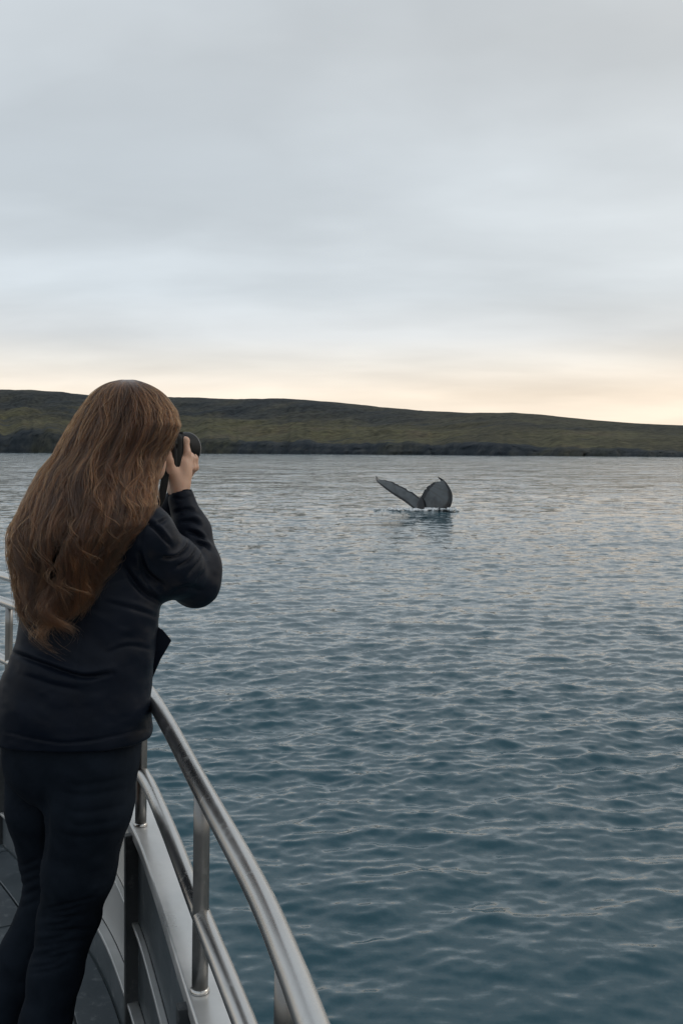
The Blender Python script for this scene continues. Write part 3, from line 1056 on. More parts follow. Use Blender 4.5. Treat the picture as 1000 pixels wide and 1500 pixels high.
def build_body(person):
    fd = Field((-1.02, 2.12, DECK + 0.0), (-0.22, 2.92, ZC + 0.19), 0.0036)
    # head: cranium, face wedge, jaw, features
    ax = [RGT, FWD, UPV]

    def hp(r, f, u):
        return HEAD + RGT * r + FWD * f + UPV * u
    fd.ell(hp(0, -0.015, 0.030), (0.069, 0.087, 0.084), ax, 0.02)
    fd.ell(hp(0, 0.028, -0.035), (0.062, 0.070, 0.082), ax, 0.03)
    fd.ell(hp(0, 0.052, -0.088), (0.030, 0.030, 0.026), ax, 0.035)
    for s in (-1, 1):
        fd.cone(hp(0.052 * s, 0.005, -0.060), hp(0.022 * s, 0.060, -0.092), 0.016, 0.014, 0.03)
        fd.ell(hp(0.041 * s, 0.066, -0.022), (0.022, 0.020, 0.020), ax, 0.025)          # cheekbone
        fd.ell(hp(0.030 * s, 0.094, 0.006), (0.015, 0.012, 0.011), ax, 0.010, sub=True)   # eye socket
        fd.ell(hp(0.030 * s, 0.081, 0.006), (0.012, 0.012, 0.0115), ax, 0.003)
        fd.ell(hp(0.074 * s, -0.008, -0.005), (0.008, 0.018, 0.031), ax, 0.008)           # ear
        fd.ell(hp(0.009 * s, 0.104, -0.034), (0.008, 0.008, 0.006), ax, 0.008)
    fd.cone(hp(0, 0.090, 0.012), hp(0, 0.110, -0.028), 0.008, 0.011, 0.014)
    fd.cone(hp(-0.018, 0.088, -0.060), hp(0.018, 0.088, -0.060), 0.006, 0.006, 0.008, (UPV, 0.7))
    fd.cone(hp(-0.015, 0.086, -0.071), hp(0.015, 0.086, -0.071), 0.007, 0.007, 0.008, (UPV, 0.8))
    # neck and trunk (inside the clothes)
    fd.cone(NECK - UPV * 0.03, hp(-0.005, -0.015, -0.045), 0.056, 0.050, 0.03)
    tor = []
    for y, c, hw, ry, D in ((1150, 106, 62, 0.085, 2.375), (1080, 108, 88, 0.10, 2.37), (1000, 115, 82, 0.092, 2.37), (930, 128, 78, 0.082, 2.37),
                            (860, 135, 84, 0.095, 2.375), (800, 138, 84, 0.095, 2.38), (755, 146, 62, 0.075, 2.385), (735, 152, 34, 0.05, 2.385)):
        p = W(c, y, D)
        tor.append((p[2], p[0], p[1], hw / F * D, ry))
    fd.loft(tor, 0.03)
    # limbs
    fd.chain([R_SH, (R_SH + R_EL) / 2, R_EL], [0.043, 0.040, 0.034], 0.03)
    fd.chain([R_EL, R_EL + (R_WR - R_EL) * 0.35, R_WR], [0.034, 0.036, 0.0225], 0.02)
    fd.chain([L_SH, (L_SH + L_EL) / 2, L_EL], [0.043, 0.040, 0.034], 0.03)
    fd.chain([L_EL, L_EL + (L_WR - L_EL) * 0.35, L_WR], [0.034, 0.036, 0.0225], 0.02)
    for h, kn, an in ((R_HIP, R_KN, R_AN), (L_HIP, L_KN, L_AN)):
        fd.chain([h, h + (kn - h) * 0.5, kn], [0.080, 0.066, 0.048], 0.03)
        fd.chain([kn, kn + (an - kn) * 0.35, an], [0.040, 0.037, 0.028], 0.02)
        fd.chain([an - UPV * 0.045, an - UPV * 0.058 + FWD * 0.13], [0.030, 0.022], 0.02)
    # right hand on the camera grip: back of the hand towards the lens
    k = [W(274.0, 664, 2.572), W(277.0, 672, 2.588), W(274, 684, 2.598), W(270, 695, 2.600)]
    G = CB + CR * 0.060
    f1 = [W(272.0, 645.5, 2.578), W(262.5, 640.5, 2.592), W(256.0, 642, 2.603)]
    f2 = [k[1] + CF * 0.036 - CR * 0.014 + UPV * 0.006, k[1] + CF * 0.050 - CR * 0.030 + UPV * 0.008, k[1] + CF * 0.034 - CR * 0.044 + UPV * 0.008]
    f3 = [k[2] + CF * 0.034 - CR * 0.014 + UPV * 0.004, k[2] + CF * 0.047 - CR * 0.028 + UPV * 0.005, k[2] + CF * 0.031 - CR * 0.042 + UPV * 0.005]
    f4 = [k[3] + CF * 0.028 - CR * 0.012 + UPV * 0.002, k[3] + CF * 0.037 - CR * 0.022 + UPV * 0.003, k[3] + CF * 0.025 - CR * 0.034 + UPV * 0.003]
    th = [W(252.5, 692, 2.545), W(249.0, 675, 2.540), W(247.5, 662, 2.541)]
    fd.ell(W(262, 690, 2.558), (0.026, 0.013, 0.036), None, 0.015)
    hand(fd, R_WR + (k[0] - R_WR) * 0.06, k, None, 1, [f1, f2, f3, f4], th)
    # left hand cradling the lens from below
    lb = CB + CF * 0.105 - UPV * 0.046
    k2 = [lb + CR * (0.020) + CF * (0.034 - 0.019 * i) - UPV * 0.010 for i in range(4)]
    fl = [[p + CR * 0.022 + UPV * 0.018, p + CR * 0.022 + UPV * 0.042, p + CR * 0.010 + UPV * 0.058] for p in k2]
    fl = [[a - CR * 0.004, b - CR * 0.004, c - CR * 0.002] for a, b, c in fl]
    t2 = [lb - CR * 0.030 - UPV * 0.004 + CF * 0.02, lb - CR * 0.048 + UPV * 0.022 + CF * 0.03, lb - CR * 0.048 + UPV * 0.048 + CF * 0.036]
    hand(fd, L_WR + (lb - L_WR) * 0.12, k2, None, -1, fl, t2)
    V, f = fd.mesh()
    V = relax(V, f, 1, 0.4)
    m, n, l, b = new_mat('skin')
    tc = N(n, 'ShaderNodeTexCoord')
    nz = N(n, 'ShaderNodeTexNoise')
    nz.inputs['Scale'].default_value = 38
    nz.inputs['Detail'].default_value = 5
    l.new(tc.outputs['Object'], nz.inputs['Vector'])
    mx = N(n, 'ShaderNodeMix', data_type='RGBA')
    l.new(nz.outputs['Fac'], mx.inputs[0])
    mx.inputs[6].default_value = (0.49, 0.285, 0.195, 1)
    mx.inputs[7].default_value = (0.58, 0.370, 0.262, 1)
    l.new(mx.outputs[2], b.inputs['Base Color'])
    b.inputs['Roughness'].default_value = 0.48
    b.inputs['Subsurface Weight'].default_value = 0.25
    b.inputs['Subsurface Radius'].default_value = (0.012, 0.005, 0.003)
    b.inputs['Subsurface Scale'].default_value = 0.6
    bp = N(n, 'ShaderNodeBump')
    bp.inputs['Strength'].default_value = 0.25
    bp.inputs['Distance'].default_value = 0.0012
    n2 = N(n, 'ShaderNodeTexNoise')
    n2.inputs['Scale'].default_value = 210
    l.new(tc.outputs['Object'], n2.inputs['Vector'])
    l.new(n2.outputs['Fac'], bp.inputs['Height'])
    l.new(bp.outputs[0], b.inputs['Normal'])
    return mesh_obj('body', V, np.ascontiguousarray(f), m, person)


def weather(m, amount=0.35, scale=22, tint=(0.62, 0.63, 0.62)):
    """Dried salt specks and fine scratches over a painted or metal surface."""
    n, l = m.node_tree.nodes, m.node_tree.links
    b = n['Principled BSDF']
    src = b.inputs['Base Color'].links[0].from_socket
    tc = N(n, 'ShaderNodeTexCoord')
    spot = N(n, 'ShaderNodeTexNoise')
    spot.inputs['Scale'].default_value = scale
    spot.inputs['Detail'].default_value = 9
    spot.inputs['Roughness'].default_value = 0.75
    l.new(tc.outputs['Object'], spot.inputs['Vector'])
    mr = N(n, 'ShaderNodeMapRange')
    mr.inputs[1].default_value, mr.inputs[2].default_value = 0.55, 0.72
    mr.inputs[4].default_value = amount
    l.new(spot.outputs['Fac'], mr.inputs[0])
    mx = N(n, 'ShaderNodeMix', data_type='RGBA')
    l.new(mr.outputs[0], mx.inputs[0])
    l.new(src, mx.inputs[6])
    mx.inputs[7].default_value = (*tint, 1)
    l.new(mx.outputs[2], b.inputs['Base Color'])
    old = b.inputs['Roughness'].links[0].from_socket
    ad = N(n, 'ShaderNodeMath', operation='ADD', use_clamp=True)
    l.new(old, ad.inputs[0])
    l.new(mr.outputs[0], ad.inputs[1])
    l.new(ad.outputs[0], b.inputs['Roughness'])


for _m, _a in ((steel, 0.22), (steel_dull, 0.2), (paint_cap, 0.35), (paint_lit_bay, 0.3), (paint_mid, 0.3), (slate_and_shade, 0.22), (deck_mat, 0.25), (paint_dark, 0.15)):
    weather(_m, _a, 26)


def cloth_mat(name, c1, c2, weave=900, rough=(0.6, 0.8), sheen=0.15, bump=0.3, scale=16, spec=0.3):
    m = noisy_mat(name, c1, c2, scale, rough=rough, bump=bump, bump_scale=weave, bump_dist=0.0006, spec=spec)
    b = m.node_tree.nodes['Principled BSDF']
    b.inputs['Sheen Weight'].default_value = sheen
    b.inputs['Sheen Roughness'].default_value = 0.5
    return m


def build_jacket(person):
    fd = Field((-1.04, 2.08, DECK + 0.76), (-0.20, 2.90, ZC - 0.04), 0.0038)
    tor = []
    for y, c, hw, ry, D in ((1078, 107, 115, 0.140, 2.365), (1066, 107, 115, 0.140, 2.365), (1030, 108, 112, 0.140, 2.365), (990, 114, 108, 0.135, 2.365),
                            (960, 122, 104, 0.132, 2.365), (930, 129, 101, 0.128, 2.368), (880, 135, 100, 0.128, 2.372), (830, 137, 98, 0.128, 2.378), (785, 141, 88, 0.118, 2.385),
                            (755, 147, 68, 0.098, 2.388), (738, 153, 48, 0.075, 2.39), (716, 158, 43, 0.070, 2.392)):
        p = W(c, y, D)
        tor.append((p[2], p[0], p[1], hw / F * D, ry))
    fd.loft(tor, 0.03, 2.25)
    fd.chain([W(214, 778, 2.31), W(190, 762, 2.345), W(160, 748, 2.38)], [0.052, 0.054, 0.05], 0.05)
    fd.chain([R_SH, R_SH + (R_EL - R_SH) * 0.5 - UPV * 0.008, R_EL + np.array([-0.012, -0.01, -0.002])], [0.057, 0.057, 0.052], 0.05)
    fd.chain([R_EL + np.array([-0.010, 0, 0.004]), R_EL + (R_WR - R_EL) * 0.22 + np.array([0.004, 0, 0]), R_EL + (R_WR - R_EL) * 0.55 + np.array([0.006, 0, 0]), R_WR - UPV * 0.004], [0.054, 0.051, 0.042, 0.030], 0.035)
    fd.cone(R_WR + (R_EL - R_WR) * 0.10, R_WR + UPV * 0.006, 0.0300, 0.0290, 0.004)
    fd.cone(L_SH, L_EL, 0.066, 0.056, 0.04)
    fd.chain([L_EL, L_EL + (L_WR - L_EL) * 0.45, L_WR], [0.056, 0.046, 0.031], 0.03)
    # neck opening and the mouths of the cuffs
    fd.cone(W(158, 715, 2.392), W(160, 690, 2.392), 0.060, 0.06, 0.01, sub=True)
    fd.cone(R_WR + (R_WR - R_EL) * 0.055, R_WR + (R_WR - R_EL) * 0.30, 0.030, 0.040, 0.004, sub=True)
    fd.cone(L_WR + (L_WR - L_EL) * 0.10, L_WR + (L_WR - L_EL) * 0.40, 0.030, 0.040, 0.004, sub=True)
    V, f = fd.mesh()
    V = relax(V, f, 3, 0.5)
    n = vert_normals(V, f)
    px = 500 + V[:, 0] / V[:, 1] * F
    py = HOR + (ZC - V[:, 2]) / V[:, 1] * F
    L = []

    def crease(pts, depth=0.009, w=3.2):
        """A sharp valley with a soft ridge on its upper side."""
        L.append((pts, w, -depth))
        L.append(([(x + 1.5, y - 2.2 * w) for x, y in pts], w * 1.5, depth * 0.55))
    for pts, dp, w in [
            ([(18, 956), (60, 972), (120, 992), (165, 986)], 0.013, 3.6), ([(30, 988), (80, 1004), (120, 1012)], 0.004, 4),
            ([(224, 952), (190, 946), (158, 956)], 0.003, 2.6),
            
            ([(238, 884), (208, 864), (182, 832)], 0.011, 4), ([(240, 858), (216, 840), (202, 806)], 0.010, 3.8), ([(233, 905), (200, 893), (155, 882)], 0.004, 3),
            ([(277, 789), (270, 804), (254, 816), (238, 817)], 0.016, 2.6), ([(287, 802), (276, 820), (258, 832)], 0.013, 2.6), ([(298, 806), (290, 824), (276, 842)], 0.011, 2.6),
            ([(304, 822), (298, 838), (286, 856)], 0.006, 3), ([(301, 792), (288, 782), (274, 779)], 0.012, 2.4), ([(309, 806), (298, 798), (284, 795)], 0.010, 2.4),
            ([(295, 768), (282, 762), (264, 765)], 0.009, 2.2), ([(287, 749), (273, 746), (256, 751)], 0.005, 2.2),
            ([(250, 868), (274, 862), (300, 866)], 0.006, 4), ([(214, 764), (232, 777), (250, 800)], 0.010, 2.6), ([(246, 756), (238, 764), (222, 770)], 0.006, 2.6)]:
        crease(pts, dp, w)
    # seams: hem, centre back, yoke, armhole, cuff
    L += [([(2, 1072), (100, 1088), (218, 1068)], 1.8, -0.0035), ([(110, 1075), (112, 1000), (125, 900)], 1.6, -0.0022), ([(40, 850), (120, 862), (205, 842)], 1.6, -0.0024),
          ([(216, 752), (206, 800), (212, 850), (232, 880)], 1.8, -0.0035), ([(250, 727), (265, 731), (281, 727)], 1.8, -0.004)]
    d = folds(V, n, L)
    q = V * np.array([1, 1, 1.0])
    d += 0.0024 * fbm(np.stack([q[:, 0] * 9 + q[:, 2] * 5, q[:, 1] * 9, q[:, 2] * 17 + q[:, 0] * 6], 1), 3)
    d += 0.0010 * fbm(q * np.array([26, 26, 46]), 2)
    V = V + n * d[:, None]
    m = cloth_mat('jacket_shell', (0.0036, 0.0064, 0.0132), (0.0056, 0.0090, 0.0172), 700, (0.42, 0.56), 0.0, 0.25, spec=0.13)
    o = mesh_obj('jacket', V, np.ascontiguousarray(f), m, person)
    o['label'] = 'dark navy rain jacket with raised sleeve'
    # loose strap end standing off the front edge
    def slab(pts, D, t, name, mat):
        k = len(pts)
        a = [tuple(W(x, y, D - t + (y - 950) * 0.0003)) for x, y in pts]
        b = [tuple(W(x, y, D + t + (y - 950) * 0.0003)) for x, y in pts]
        fc = [tuple(range(k)), tuple(reversed(range(k, 2 * k)))] + [(i, i + k, (i + 1) % k + k, (i + 1) % k) for i in range(k)]
        s = mesh_obj(name, a + b, fc, mat, o, smooth=False)
        return bevel(s, 0.002, 2)
    slab([(214, 905), (230, 917), (239, 923), (251.5, 938), (245, 950), (236, 965), (229, 981), (223, 995), (219, 985), (222, 960), (215, 935)], 2.40, 0.004, 'front_flap', m)
    return o


def build_trousers(person):
    fd = Field((-1.06, 2.10, DECK + 0.02), (-0.34, 2.68, DECK + 0.95), 0.0050)
    tor = []
    for y, c, hw, ry, D in ((1165, 104, 66, 0.095, 2.375), (1135, 104, 92, 0.118, 2.37), (1095, 106, 100, 0.128, 2.37), (1060, 108, 98, 0.12, 2.37)):
        p = W(c, y, D)
        tor.append((p[2], p[0], p[1], hw / F * D, ry))
    fd.loft(tor, 0.03)
    fd.chain([R_HIP, W(131, 1180, 2.33), W(116, 1275, 2.345), R_KN, W(82, 1425, 2.345), W(66, 1500, 2.325), R_AN],
             [0.098, 0.0960, 0.081, 0.067, 0.059, 0.055, 0.042], 0.022)
    fd.chain([L_HIP, W(62, 1180, 2.45), W(76, 1265, 2.49), L_KN, W(38, 1400, 2.485), W(-1, 1500, 2.465), L_AN],
             [0.093, 0.084, 0.070, 0.065, 0.061, 0.055, 0.042], 0.022)
    V, f = fd.mesh()
    V = relax(V, f, 3, 0.5)
    n = vert_normals(V, f)
    L = []
    rg = np.random.default_rng(5)
    for y in np.arange(1325, 1425, 9.5):       # gathers behind the knee
        c = np.interp(y, [1300, 1500], [112, 66])
        a = rg.uniform(-6, 6)
        L.append(([(c - 46, y + 6 + a), (c - 10, y + 2), (c + rg.uniform(10, 42), y - 8 - a)], 3.0, -0.0055))
    for y in (1145, 1160, 1185, 1205, 1222):
        L.append(([(80 + rg.uniform(0, 20), y - 3), (120, y + 6), (190, y - 6)], 4, -0.003))
    for y in (1262, 1276, 1290, 1306, 1322):
        L.append(([(30, y + 8), (45, y + 2), (60, y - 4)], 3.5, -0.004))
    L.append(([(62, 1150), (68, 1200), (66, 1260)], 5, -0.006))
    d = folds(V, n, L) + 0.002 * fbm(V * np.array([14, 14, 24]), 3)
    V = V + n * d[:, None]
    m = cloth_mat('dark_denim', (0.0050, 0.0084, 0.0140), (0.0088, 0.0132, 0.0205), 1100, (0.7, 0.88), 0.0, 0.4, 22, 0.08)
    return mesh_obj('trousers', V, np.ascontiguousarray(f), m, person)


def build_shoes(person):
    leather = noisy_mat('boot_leather', (0.012, 0.010, 0.009), (0.022, 0.018, 0.016), 30, rough=(0.4, 0.6))
    for an in (R_AN, L_AN):
        fd = Field(an - np.array([0.16, 0.16, 0.105]), an + np.array([0.22, 0.28, 0.07]), 0.006)
        b = np.array([an[0], an[1], DECK + 0.045])
        fd.chain([an + UPV * 0.02, an - UPV * 0.03], [0.049, 0.049], 0.02)
        fd.chain([b - FWD * 0.035, b + FWD * 0.06, b + FWD * 0.15 - UPV * 0.006], [0.045, 0.046, 0.038], 0.03)
        sl, (X, Y, Z) = fd.block(fd.lo, fd.lo + fd.h * fd.n)
        fd.F[sl] = np.maximum(fd.F[sl], DECK + 0.003 - Z)
        V, f = fd.mesh()
        mesh_obj('shoe', V, np.ascontiguousarray(f), leather, person)


# ---- hair: profile of the whole mane (row, left edge, right edge, mid depth, half depth)
HP = np.array([(555.5, 184, 189, 2.412, 0.012), (557, 175, 198, 2.412, 0.030), (561, 161, 210, 2.412, 0.056), (567, 151, 221, 2.411, 0.074), (577, 140, 234, 2.410, 0.090), (600, 124, 250, 2.408, 0.107), (622, 111, 256, 2.405, 0.115),
               (640, 100, 250, 2.402, 0.119), (654, 92, 243, 2.400, 0.120), (668, 84, 235, 2.394, 0.120), (690, 66, 226, 2.372, 0.118), (715, 53, 221, 2.342, 0.112), (740, 41, 219, 2.305, 0.105), (770, 26, 206, 2.275, 0.098),
               (790, 20, 189, 2.265, 0.095), (820, 21, 165, 2.260, 0.090), (850, 27, 146, 2.258, 0.085), (880, 31, 134, 2.255, 0.080), (905, 33, 122, 2.252, 0.072), (930, 42, 106, 2.25, 0.065), (955, 66, 94, 2.245, 0.055)])


def hair_point(y, th, rho):
    l = np.interp(y, HP[:, 0], HP[:, 1])
    r = np.interp(y, HP[:, 0], HP[:, 2])
    D = np.interp(y, HP[:, 0], HP[:, 3])
    ry = np.interp(y, HP[:, 0], HP[:, 4])
    x = (l + r) / 2 + (r - l) / 2 * np.sin(th) * rho
    dep = D - ry * np.cos(th) * rho
    return np.stack([(x - 500) / F * dep, dep, ZC - (y - HOR) / F * dep], -1)


def build_hair(person):
    rg = np.random.default_rng(21)
    # inner mass, so that no sky shows through the strands
    m0 = noisy_mat('hair_underlayer', (0.006, 0.0034, 0.0022), (0.012, 0.0064, 0.0036), 40, rough=(0.6, 0.8), stretch=(3, 3, 0.4), spec=0.2)
    ys = np.concatenate([np.linspace(557.5, 575, 10), np.linspace(580, 815, 60)])
    th = np.linspace(R(-112), R(112), 60)
    lim = np.interp(ys, [556, 640, 665, 720, 815], [1, 1, 0.76, 0.80, 0.76])
    Vo = []
    for y, q in zip(ys, lim):
        rho = np.interp(y, [557, 600, 700, 780, 815], [0.89, 0.92, 0.86, 0.78, 0.62])
        t2 = th * q
        rr = rho + 0.035 * np.sin(t2 * 17 + y * 0.02) * np.interp(y, [560, 640], [0, 1])
        o = hair_point(np.full(60, y), t2, rr)
        i = hair_point(np.full(60, y), t2[::-1], np.full(60, rho * 0.62))
        Vo.append(np.vstack([o, i]))
    Vo = np.array(Vo)
    nu, nv = Vo.shape[:2]
    fc = [tuple(q) for q in grid_faces(nu, nv, wrap_v=True)] + [tuple(reversed(range(nv))), tuple(range((nu - 1) * nv, nu * nv))]
    hair = mesh_obj('hair', Vo.reshape(-1, 3), fc, m0, person)
    hair['label'] = 'long wavy auburn brown hair hanging down the back'
    # locks of strands
    NP = 44
    pts, rad = [], []
    locks = []
    # large masses that wave together, each parted into locks
    masses = []
    for i in range(34):
        t = -108 + 216 * (i + 0.5) / 34 + rg.normal(0, 2)
        sn = math.sin(R(t))
        if -0.52 < sn < -0.02:
            ye = rg.uniform(765, 830)
        elif sn <= -0.52:
            ye = rg.uniform(860, 925)
        else:
            ye = rg.uniform(880, 945) if sn < 0.72 else rg.uniform(790, 900)
        masses.append((t, ye, rg.uniform(95, 165), rg.uniform(0, 2 * np.pi), rg.uniform(0.7, 1.6), rg.uniform(0, 1)))
        if sn > 0.45:
            m_ = masses[-1]
            masses[-1] = (m_[0], m_[1], m_[2] * 1.25, m_[3], m_[4] * 0.72, m_[5])
    for (tm, yem, lamm, phm, am, tone) in masses:
        for q in range(8):
            t = R(tm + rg.normal(0, 4.2))
            rho = rg.uniform(0.86, 1.05) if q < 5 else rg.uniform(0.97, 1.07)
            locks.append((t, rho, yem - abs(rg.normal(0, 26)) + (8 if q == 7 else 0), lamm * rg.uniform(0.92, 1.08), phm + rg.normal(0, 0.5), am * rg.uniform(0.7, 1.3),
                          int(rg.uniform(36, 86)), rg.uniform(0.014, 0.060), rg.uniform(0.06, 0.26), np.clip(tone * 0.45 + rg.uniform(0, 0.45) + (rho - 0.95) * 1.2, 0, 1)))
    for i in range(130):     # thin stray locks, mostly at the outer edge
        t = R(rg.choice([rg.uniform(-112, -62), rg.uniform(-112, -55), rg.uniform(-112, 112), rg.uniform(40, 96)]))
        locks.append((t, rg.uniform(1.03, 1.10), rg.uniform(720, 925), rg.uniform(50, 100), rg.uniform(0, 2 * np.pi), rg.uniform(0.9, 1.7), int(rg.uniform(2, 9)), 0.03, 0.3, rg.uniform(0.4, 0.9)))
    tones = []
    for (t0, rho0, ye, lam, ph, amp, ns, spread, tip, tone) in locks:
        y0 = 556.0
        swirl = rg.normal(0, 0.28)
        for j in range(ns):
            u = np.linspace(0, 1, NP)
            yend = ye + rg.normal(0, 10)
            y = y0 + 0.4 + (yend - y0) * u ** 1.0
            y[:6] = y0 + 0.3 + (y[6] - y0) * (np.arange(6) / 6) ** 2.2
            dth = rg.normal(0, spread)
            cl = 1 - (1 - tip) * np.clip((u - 0.15) / 0.85, 0, 1) ** 0.8
            drho = rg.normal(0, 0.030)
            th = t0 + dth * cl + (swirl + rg.normal(0, 0.10)) * np.clip(1 - (y - 556) / 70, 0, 1) ** 1.5
            # stay off the cheek and gather towards the back lower down
            g = np.interp(y, [556, 575, 670, 710, 760, 900], [1, 1, 0.85, 0.88, 0.88, 0.86])
            th = th * g
            rho = rho0 + drho * cl
            p = hair_point(y, th, rho)
            A = amp * np.interp(y, [556, 600, 680, 780, 900], [0, 0.0012, 0.0058, 0.0122, 0.0175])
            w = 2 * np.pi * (y - 556) / lam + ph + rg.normal(0, 0.18)
            lat = A * np.sin(w) + 0.0016 * np.sin(w * 2.7 + j)
            dep = A * 0.9 * np.cos(w + 0.5)
            fr = np.interp(y, [556, 620, 900], [0.0, 0.0008, 0.0028]) * 1.0
            p[:, 0] += lat * np.cos(th) * 1.0 + lat * 0.35 + fr * rg.normal() + A * 0.25 * rg.normal() * u
            p[:, 1] += lat * np.sin(th) - dep * 0.5 * np.cos(th) + fr * rg.normal()
            pts.append(p)
            r = np.interp(u, [0, 0.1, 0.75, 1], [0.00034, 0.00050, 0.00045, 0.00015]) * rg.uniform(0.7, 1.3)
            rad.append(r)
            tones.append(np.clip(tone + rg.normal(0, 0.14), 0, 1))
    # curls flicking out at the windward edge
    for i in range(26):
        yb = rg.uniform(690, 915)
        out, sgn = rg.uniform(5, 17), rg.choice([-1, 1])
        span = rg.uniform(30, 62)
        for j in range(int(rg.uniform(3, 8))):
            u = np.linspace(0, 1, NP)
            y = yb - span + 2 * span * u + rg.normal(0, 1.5)
            edge = np.interp(y, HP[:, 0], HP[:, 1])
            D = np.interp(y, HP[:, 0], HP[:, 3]) - 0.01 + rg.normal(0, 0.004)
            k = np.sin(np.pi * np.clip(u * 1.08, 0, 1)) ** 1.6
            x = edge + 7 - (out + rg.normal(0, 1.3)) * k + (6 * sgn * np.sin(u * 5 + i)) * u * 0.5
            y = y - 10 * np.clip(u - 0.75, 0, 1) * 4 * (sgn > 0)
            D = D + 0.03 * np.sin(2.2 * np.pi * u + i)
            pts.append(np.stack([(x - 500) / F * D, D, ZC - (y - HOR) / F * D], -1))
            rad.append(np.interp(u, [0, 0.2, 1], [0.0002, 0.00058, 0.0002]))
            tones.append(rg.uniform(0.25, 0.9))
    # flyaways
    for j in range(620):
        t = R(rg.uniform(-112, 112))
        ye = rg.uniform(600, 880)
        u = np.linspace(0, 1, NP)
        y = 556.3 + (ye - 556) * u ** 1.4
        p = hair_point(y, t * np.interp(y, [556, 620, 665, 900], [1, 1, 0.86, 0.86]), 1.01 + 0.06 * u ** 2 * rg.uniform(0, 1.6))
        a, b, c = rg.uniform(8, 16), rg.uniform(0, 6), rg.uniform(0.003, 0.011)
        p[:, 0] += c * u * np.sin(a * u + b)
        p[:, 1] += c * u * np.cos(a * u + b * 2)
        pts.append(p)
        rad.append(np.interp(u, [0, 0.2, 1], [0.0003, 0.00042, 0.00015]))
        tones.append(rg.uniform(0.5, 1))
    P = np.array(pts, np.float32)
    Rr = np.array(rad, np.float32)
    hc = bpy.data.hair_curves.new('strands')
    hc.add_curves([NP] * len(P))
    hc.attributes['position'].data.foreach_set('vector', P.reshape(-1, 3).ravel())
    ra = hc.attributes.get('radius') or hc.attributes.new('radius', 'FLOAT', 'POINT')
    ra.data.foreach_set('value', Rr.ravel())
    ta = hc.attributes.new('tone', 'FLOAT', 'CURVE')
    ta.data.foreach_set('value', np.array(tones, np.float32))
    m = bpy.data.materials.new('auburn_hair')
    m.use_nodes = True
    n, l = m.node_tree.nodes, m.node_tree.links
    n.clear()
    out = N(n, 'ShaderNodeOutputMaterial')
    hb = N(n, 'ShaderNodeBsdfHairPrincipled')
    hb.model = 'CHIANG'
    hb.parametrization = 'COLOR'
    inf = N(n, 'ShaderNodeAttribute')
    inf.attribute_name = 'tone'
    rp = N(n, 'ShaderNodeValToRGB')
    rp.color_ramp.elements[0].color = (0.009, 0.0038, 0.0016, 1)
    rp.color_ramp.elements[1].color = (0.150, 0.056, 0.0185, 1)
    rp.color_ramp.elements.new(0.6).color = (0.027, 0.0092, 0.0030, 1)
    l.new(inf.outputs['Fac'], rp.inputs[0])
    l.new(rp.outputs[0], hb.inputs['Color'])
    hb.inputs['Roughness'].default_value = 0.34
    hb.inputs['Radial Roughness'].default_value = 0.5
    l.new(hb.outputs[0], out.inputs[0])
    hc.materials.append(m)
    o = bpy.data.objects.new('strands', hc)
    col.objects.link(o)
    o.parent = hair
    o['kind'] = 'stuff'
    return hair


def build_person():
    base = (R_AN + L_AN) / 2
    person = empty('person', (base[0], base[1], DECK), 'person in dark jacket with long auburn hair leaning at the rail, photographing', 'person')
    build_body(person)
    build_jacket(person)
    build_trousers(person)
    build_shoes(person)
    build_hair(person)
    return person


person = build_person()


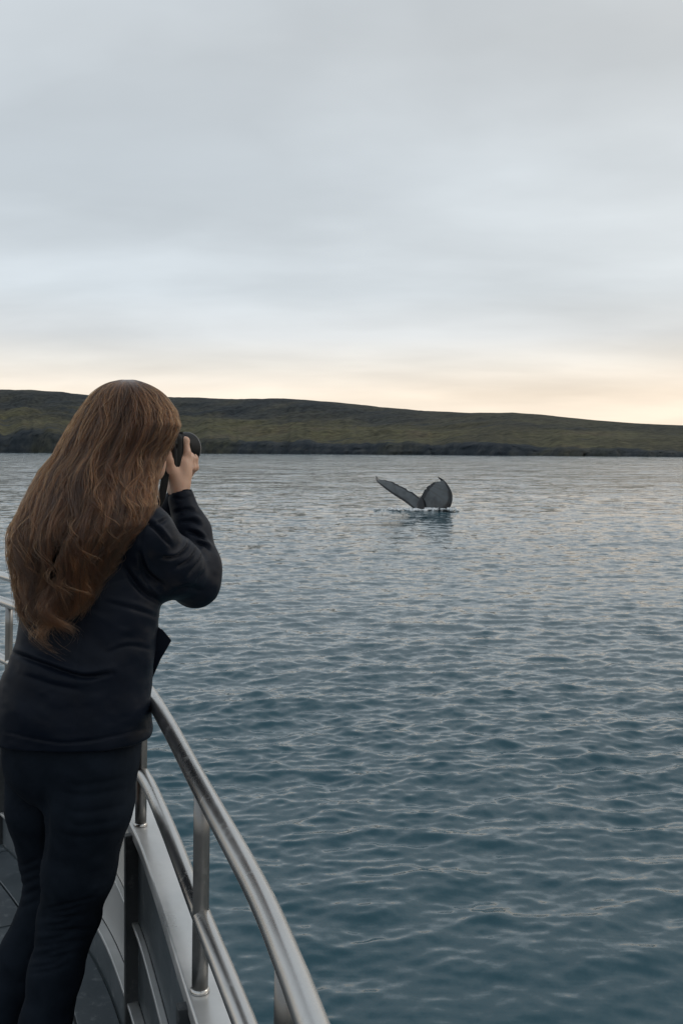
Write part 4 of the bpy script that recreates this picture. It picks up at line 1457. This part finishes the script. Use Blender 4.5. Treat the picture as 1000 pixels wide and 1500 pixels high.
# ------------------------------------------------------------------ photo camera in the hands
def build_photo_camera():
    root = empty('photo_camera', tuple(CB), 'black camera with large lens raised to the face', 'camera')
    plastic = noisy_mat('camera_plastic', (0.008, 0.008, 0.009), (0.012, 0.012, 0.013), 60, spec=0.3, rough=(0.38, 0.5), bump=0.2, bump_scale=700, bump_dist=0.0004)
    rubber = noisy_mat('grip_rubber', (0.006, 0.006, 0.006), (0.010, 0.010, 0.010), 80, spec=0.2, rough=(0.6, 0.75), bump=0.4, bump_scale=500, bump_dist=0.0006)
    ringm = noisy_mat('lens_metal', (0.004, 0.0042, 0.0045), (0.007, 0.0072, 0.0075), 40, rough=(0.42, 0.52), spec=0.12)
    rimm = noisy_mat('hood_rim', (0.10, 0.10, 0.10), (0.15, 0.15, 0.15), 40, rough=(0.25, 0.35))
    glass = noisy_mat('lens_glass', (0.004, 0.005, 0.008), (0.006, 0.007, 0.011), 10, rough=(0.02, 0.04))

    def at(r, f, u):
        return CB + CR * r + CF * f + UPV * u
    v, f = box_geo(at(0, 0, 0), CR, CF, UPV, 0.064, 0.024, 0.044)
    bevel(mesh_obj('camera_body', v, f, plastic, root), 0.009, 4)
    fd = Field(at(0.05, 0, 0) - 0.09, at(0.05, 0, 0) + 0.09, 0.004)
    fd.chain([at(0.052, 0.022, -0.036), at(0.052, 0.026, 0.0), at(0.050, 0.022, 0.034)], [0.017, 0.0185, 0.0165], 0.01)
    fd.cone(at(0.050, -0.005, -0.030), at(0.050, -0.005, 0.034), 0.0185, 0.0185, 0.01)
    V, fc = fd.mesh()
    mesh_obj('grip', V, np.ascontiguousarray(fc), rubber, root)
    v, f = box_geo(at(-0.004, -0.002, 0.055), CR, CF, UPV, 0.022, 0.022, 0.013)
    bevel(mesh_obj('viewfinder_hump', v, f, plastic, root), 0.007, 3)
    v, f = box_geo(at(-0.004, -0.030, 0.050), CR, CF, UPV, 0.017, 0.008, 0.011)
    bevel(mesh_obj('eyecup', v, f, rubber, root), 0.004, 3)

    def turned(name, prof, mat, parent, axis0=(0.0, 0.0)):
        P = [at(axis0[0], fz, axis0[1]) for fz, _ in prof]
        # tiny forward steps keep the ring order where the profile is a flat face
        P = [p + CF * 1e-5 * i for i, p in enumerate(P)]
        ns = 48
        a = np.linspace(0, 2 * np.pi, ns, endpoint=False)
        VV = np.vstack([p + r * (np.cos(a)[:, None] * CR + np.sin(a)[:, None] * UPV) for p, (_, r) in zip(P, prof)])
        fs = [tuple(q) for q in grid_faces(len(prof), ns, wrap_v=True)] + [tuple(reversed(range(ns))), tuple(range((len(prof) - 1) * ns, len(prof) * ns))]
        o = mesh_obj(name, VV, fs, mat, parent)
        return bevel(o, 0.0007, 2, 35)
    lens = turned('lens', [(0.022, 0.033), (0.034, 0.034), (0.036, 0.0355), (0.075, 0.0365), (0.078, 0.0355), (0.088, 0.0355), (0.091, 0.0375), (0.120, 0.0385)], ringm, root, (0, 0.012))
    turned('zoom_ring', [(0.040, 0.0368), (0.041, 0.0376), (0.071, 0.0384), (0.072, 0.0375)], rubber, lens, (0, 0.012))
    turned('lens_hood', [(0.112, 0.0392), (0.116, 0.0412), (0.160, 0.0432), (0.163, 0.0436), (0.163, 0.0408), (0.122, 0.0370)], ringm, lens, (0, 0.012))
    turned('hood_rim', [(0.1605, 0.0433), (0.1615, 0.0444), (0.1642, 0.0444), (0.1648, 0.0434), (0.1642, 0.0412), (0.1635, 0.0409)], rimm, lens, (0, 0.012))
    turned('front_glass', [(0.121, 0.0350), (0.126, 0.025), (0.128, 0.010), (0.1285, 0.002)], glass, lens, (0, 0.012))
    v, f = tube_geo([at(0.040, -0.008, 0.043), at(0.040, -0.008, 0.052), at(0.040, -0.008, 0.053)], np.array([0.0095, 0.0095, 0.0085]), 24)
    mesh_obj('mode_dial', v, f, ringm, root)
    v, f = tube_geo([at(0.052, 0.026, 0.046), at(0.052, 0.027, 0.053)], 0.006, 16)
    mesh_obj('shutter_button', v, f, ringm, root)
    # strap from the left and right lugs down to the neck
    def strap(path, wdir):
        c = catmull(path, 40)
        w, t = 0.0095, 0.0011
        T = np.gradient(c, axis=0)
        T /= np.linalg.norm(T, axis=1)[:, None]
        wd = np.array(wdir, float)
        V = []
        for p, tg in zip(c, T):
            a = wd - tg * wd.dot(tg)
            a /= np.linalg.norm(a)
            b = np.cross(tg, a)
            V += [p + a * w + b * t, p - a * w + b * t, p - a * w - b * t, p + a * w - b * t]
        fs = [tuple(q) for q in grid_faces(40, 4, wrap_v=True)] + [(3, 2, 1, 0), (156, 157, 158, 159)]
        mesh_obj('strap', V, fs, rubber, root, smooth=False)
    strap([at(0.058, -0.022, 0.025), W(243.5, 690, 2.535), W(240, 712, 2.50), W(235.5, 733, 2.455), W(228, 748, 2.41)], (1, 0.15, 0.2))
    strap([at(-0.066, -0.01, 0.025), at(-0.085, -0.03, -0.05), NECK + FWD * 0.11 - RGT * 0.07 + UPV * 0.01], (0.2, 1, 0))
    return root


photo_camera = build_photo_camera()
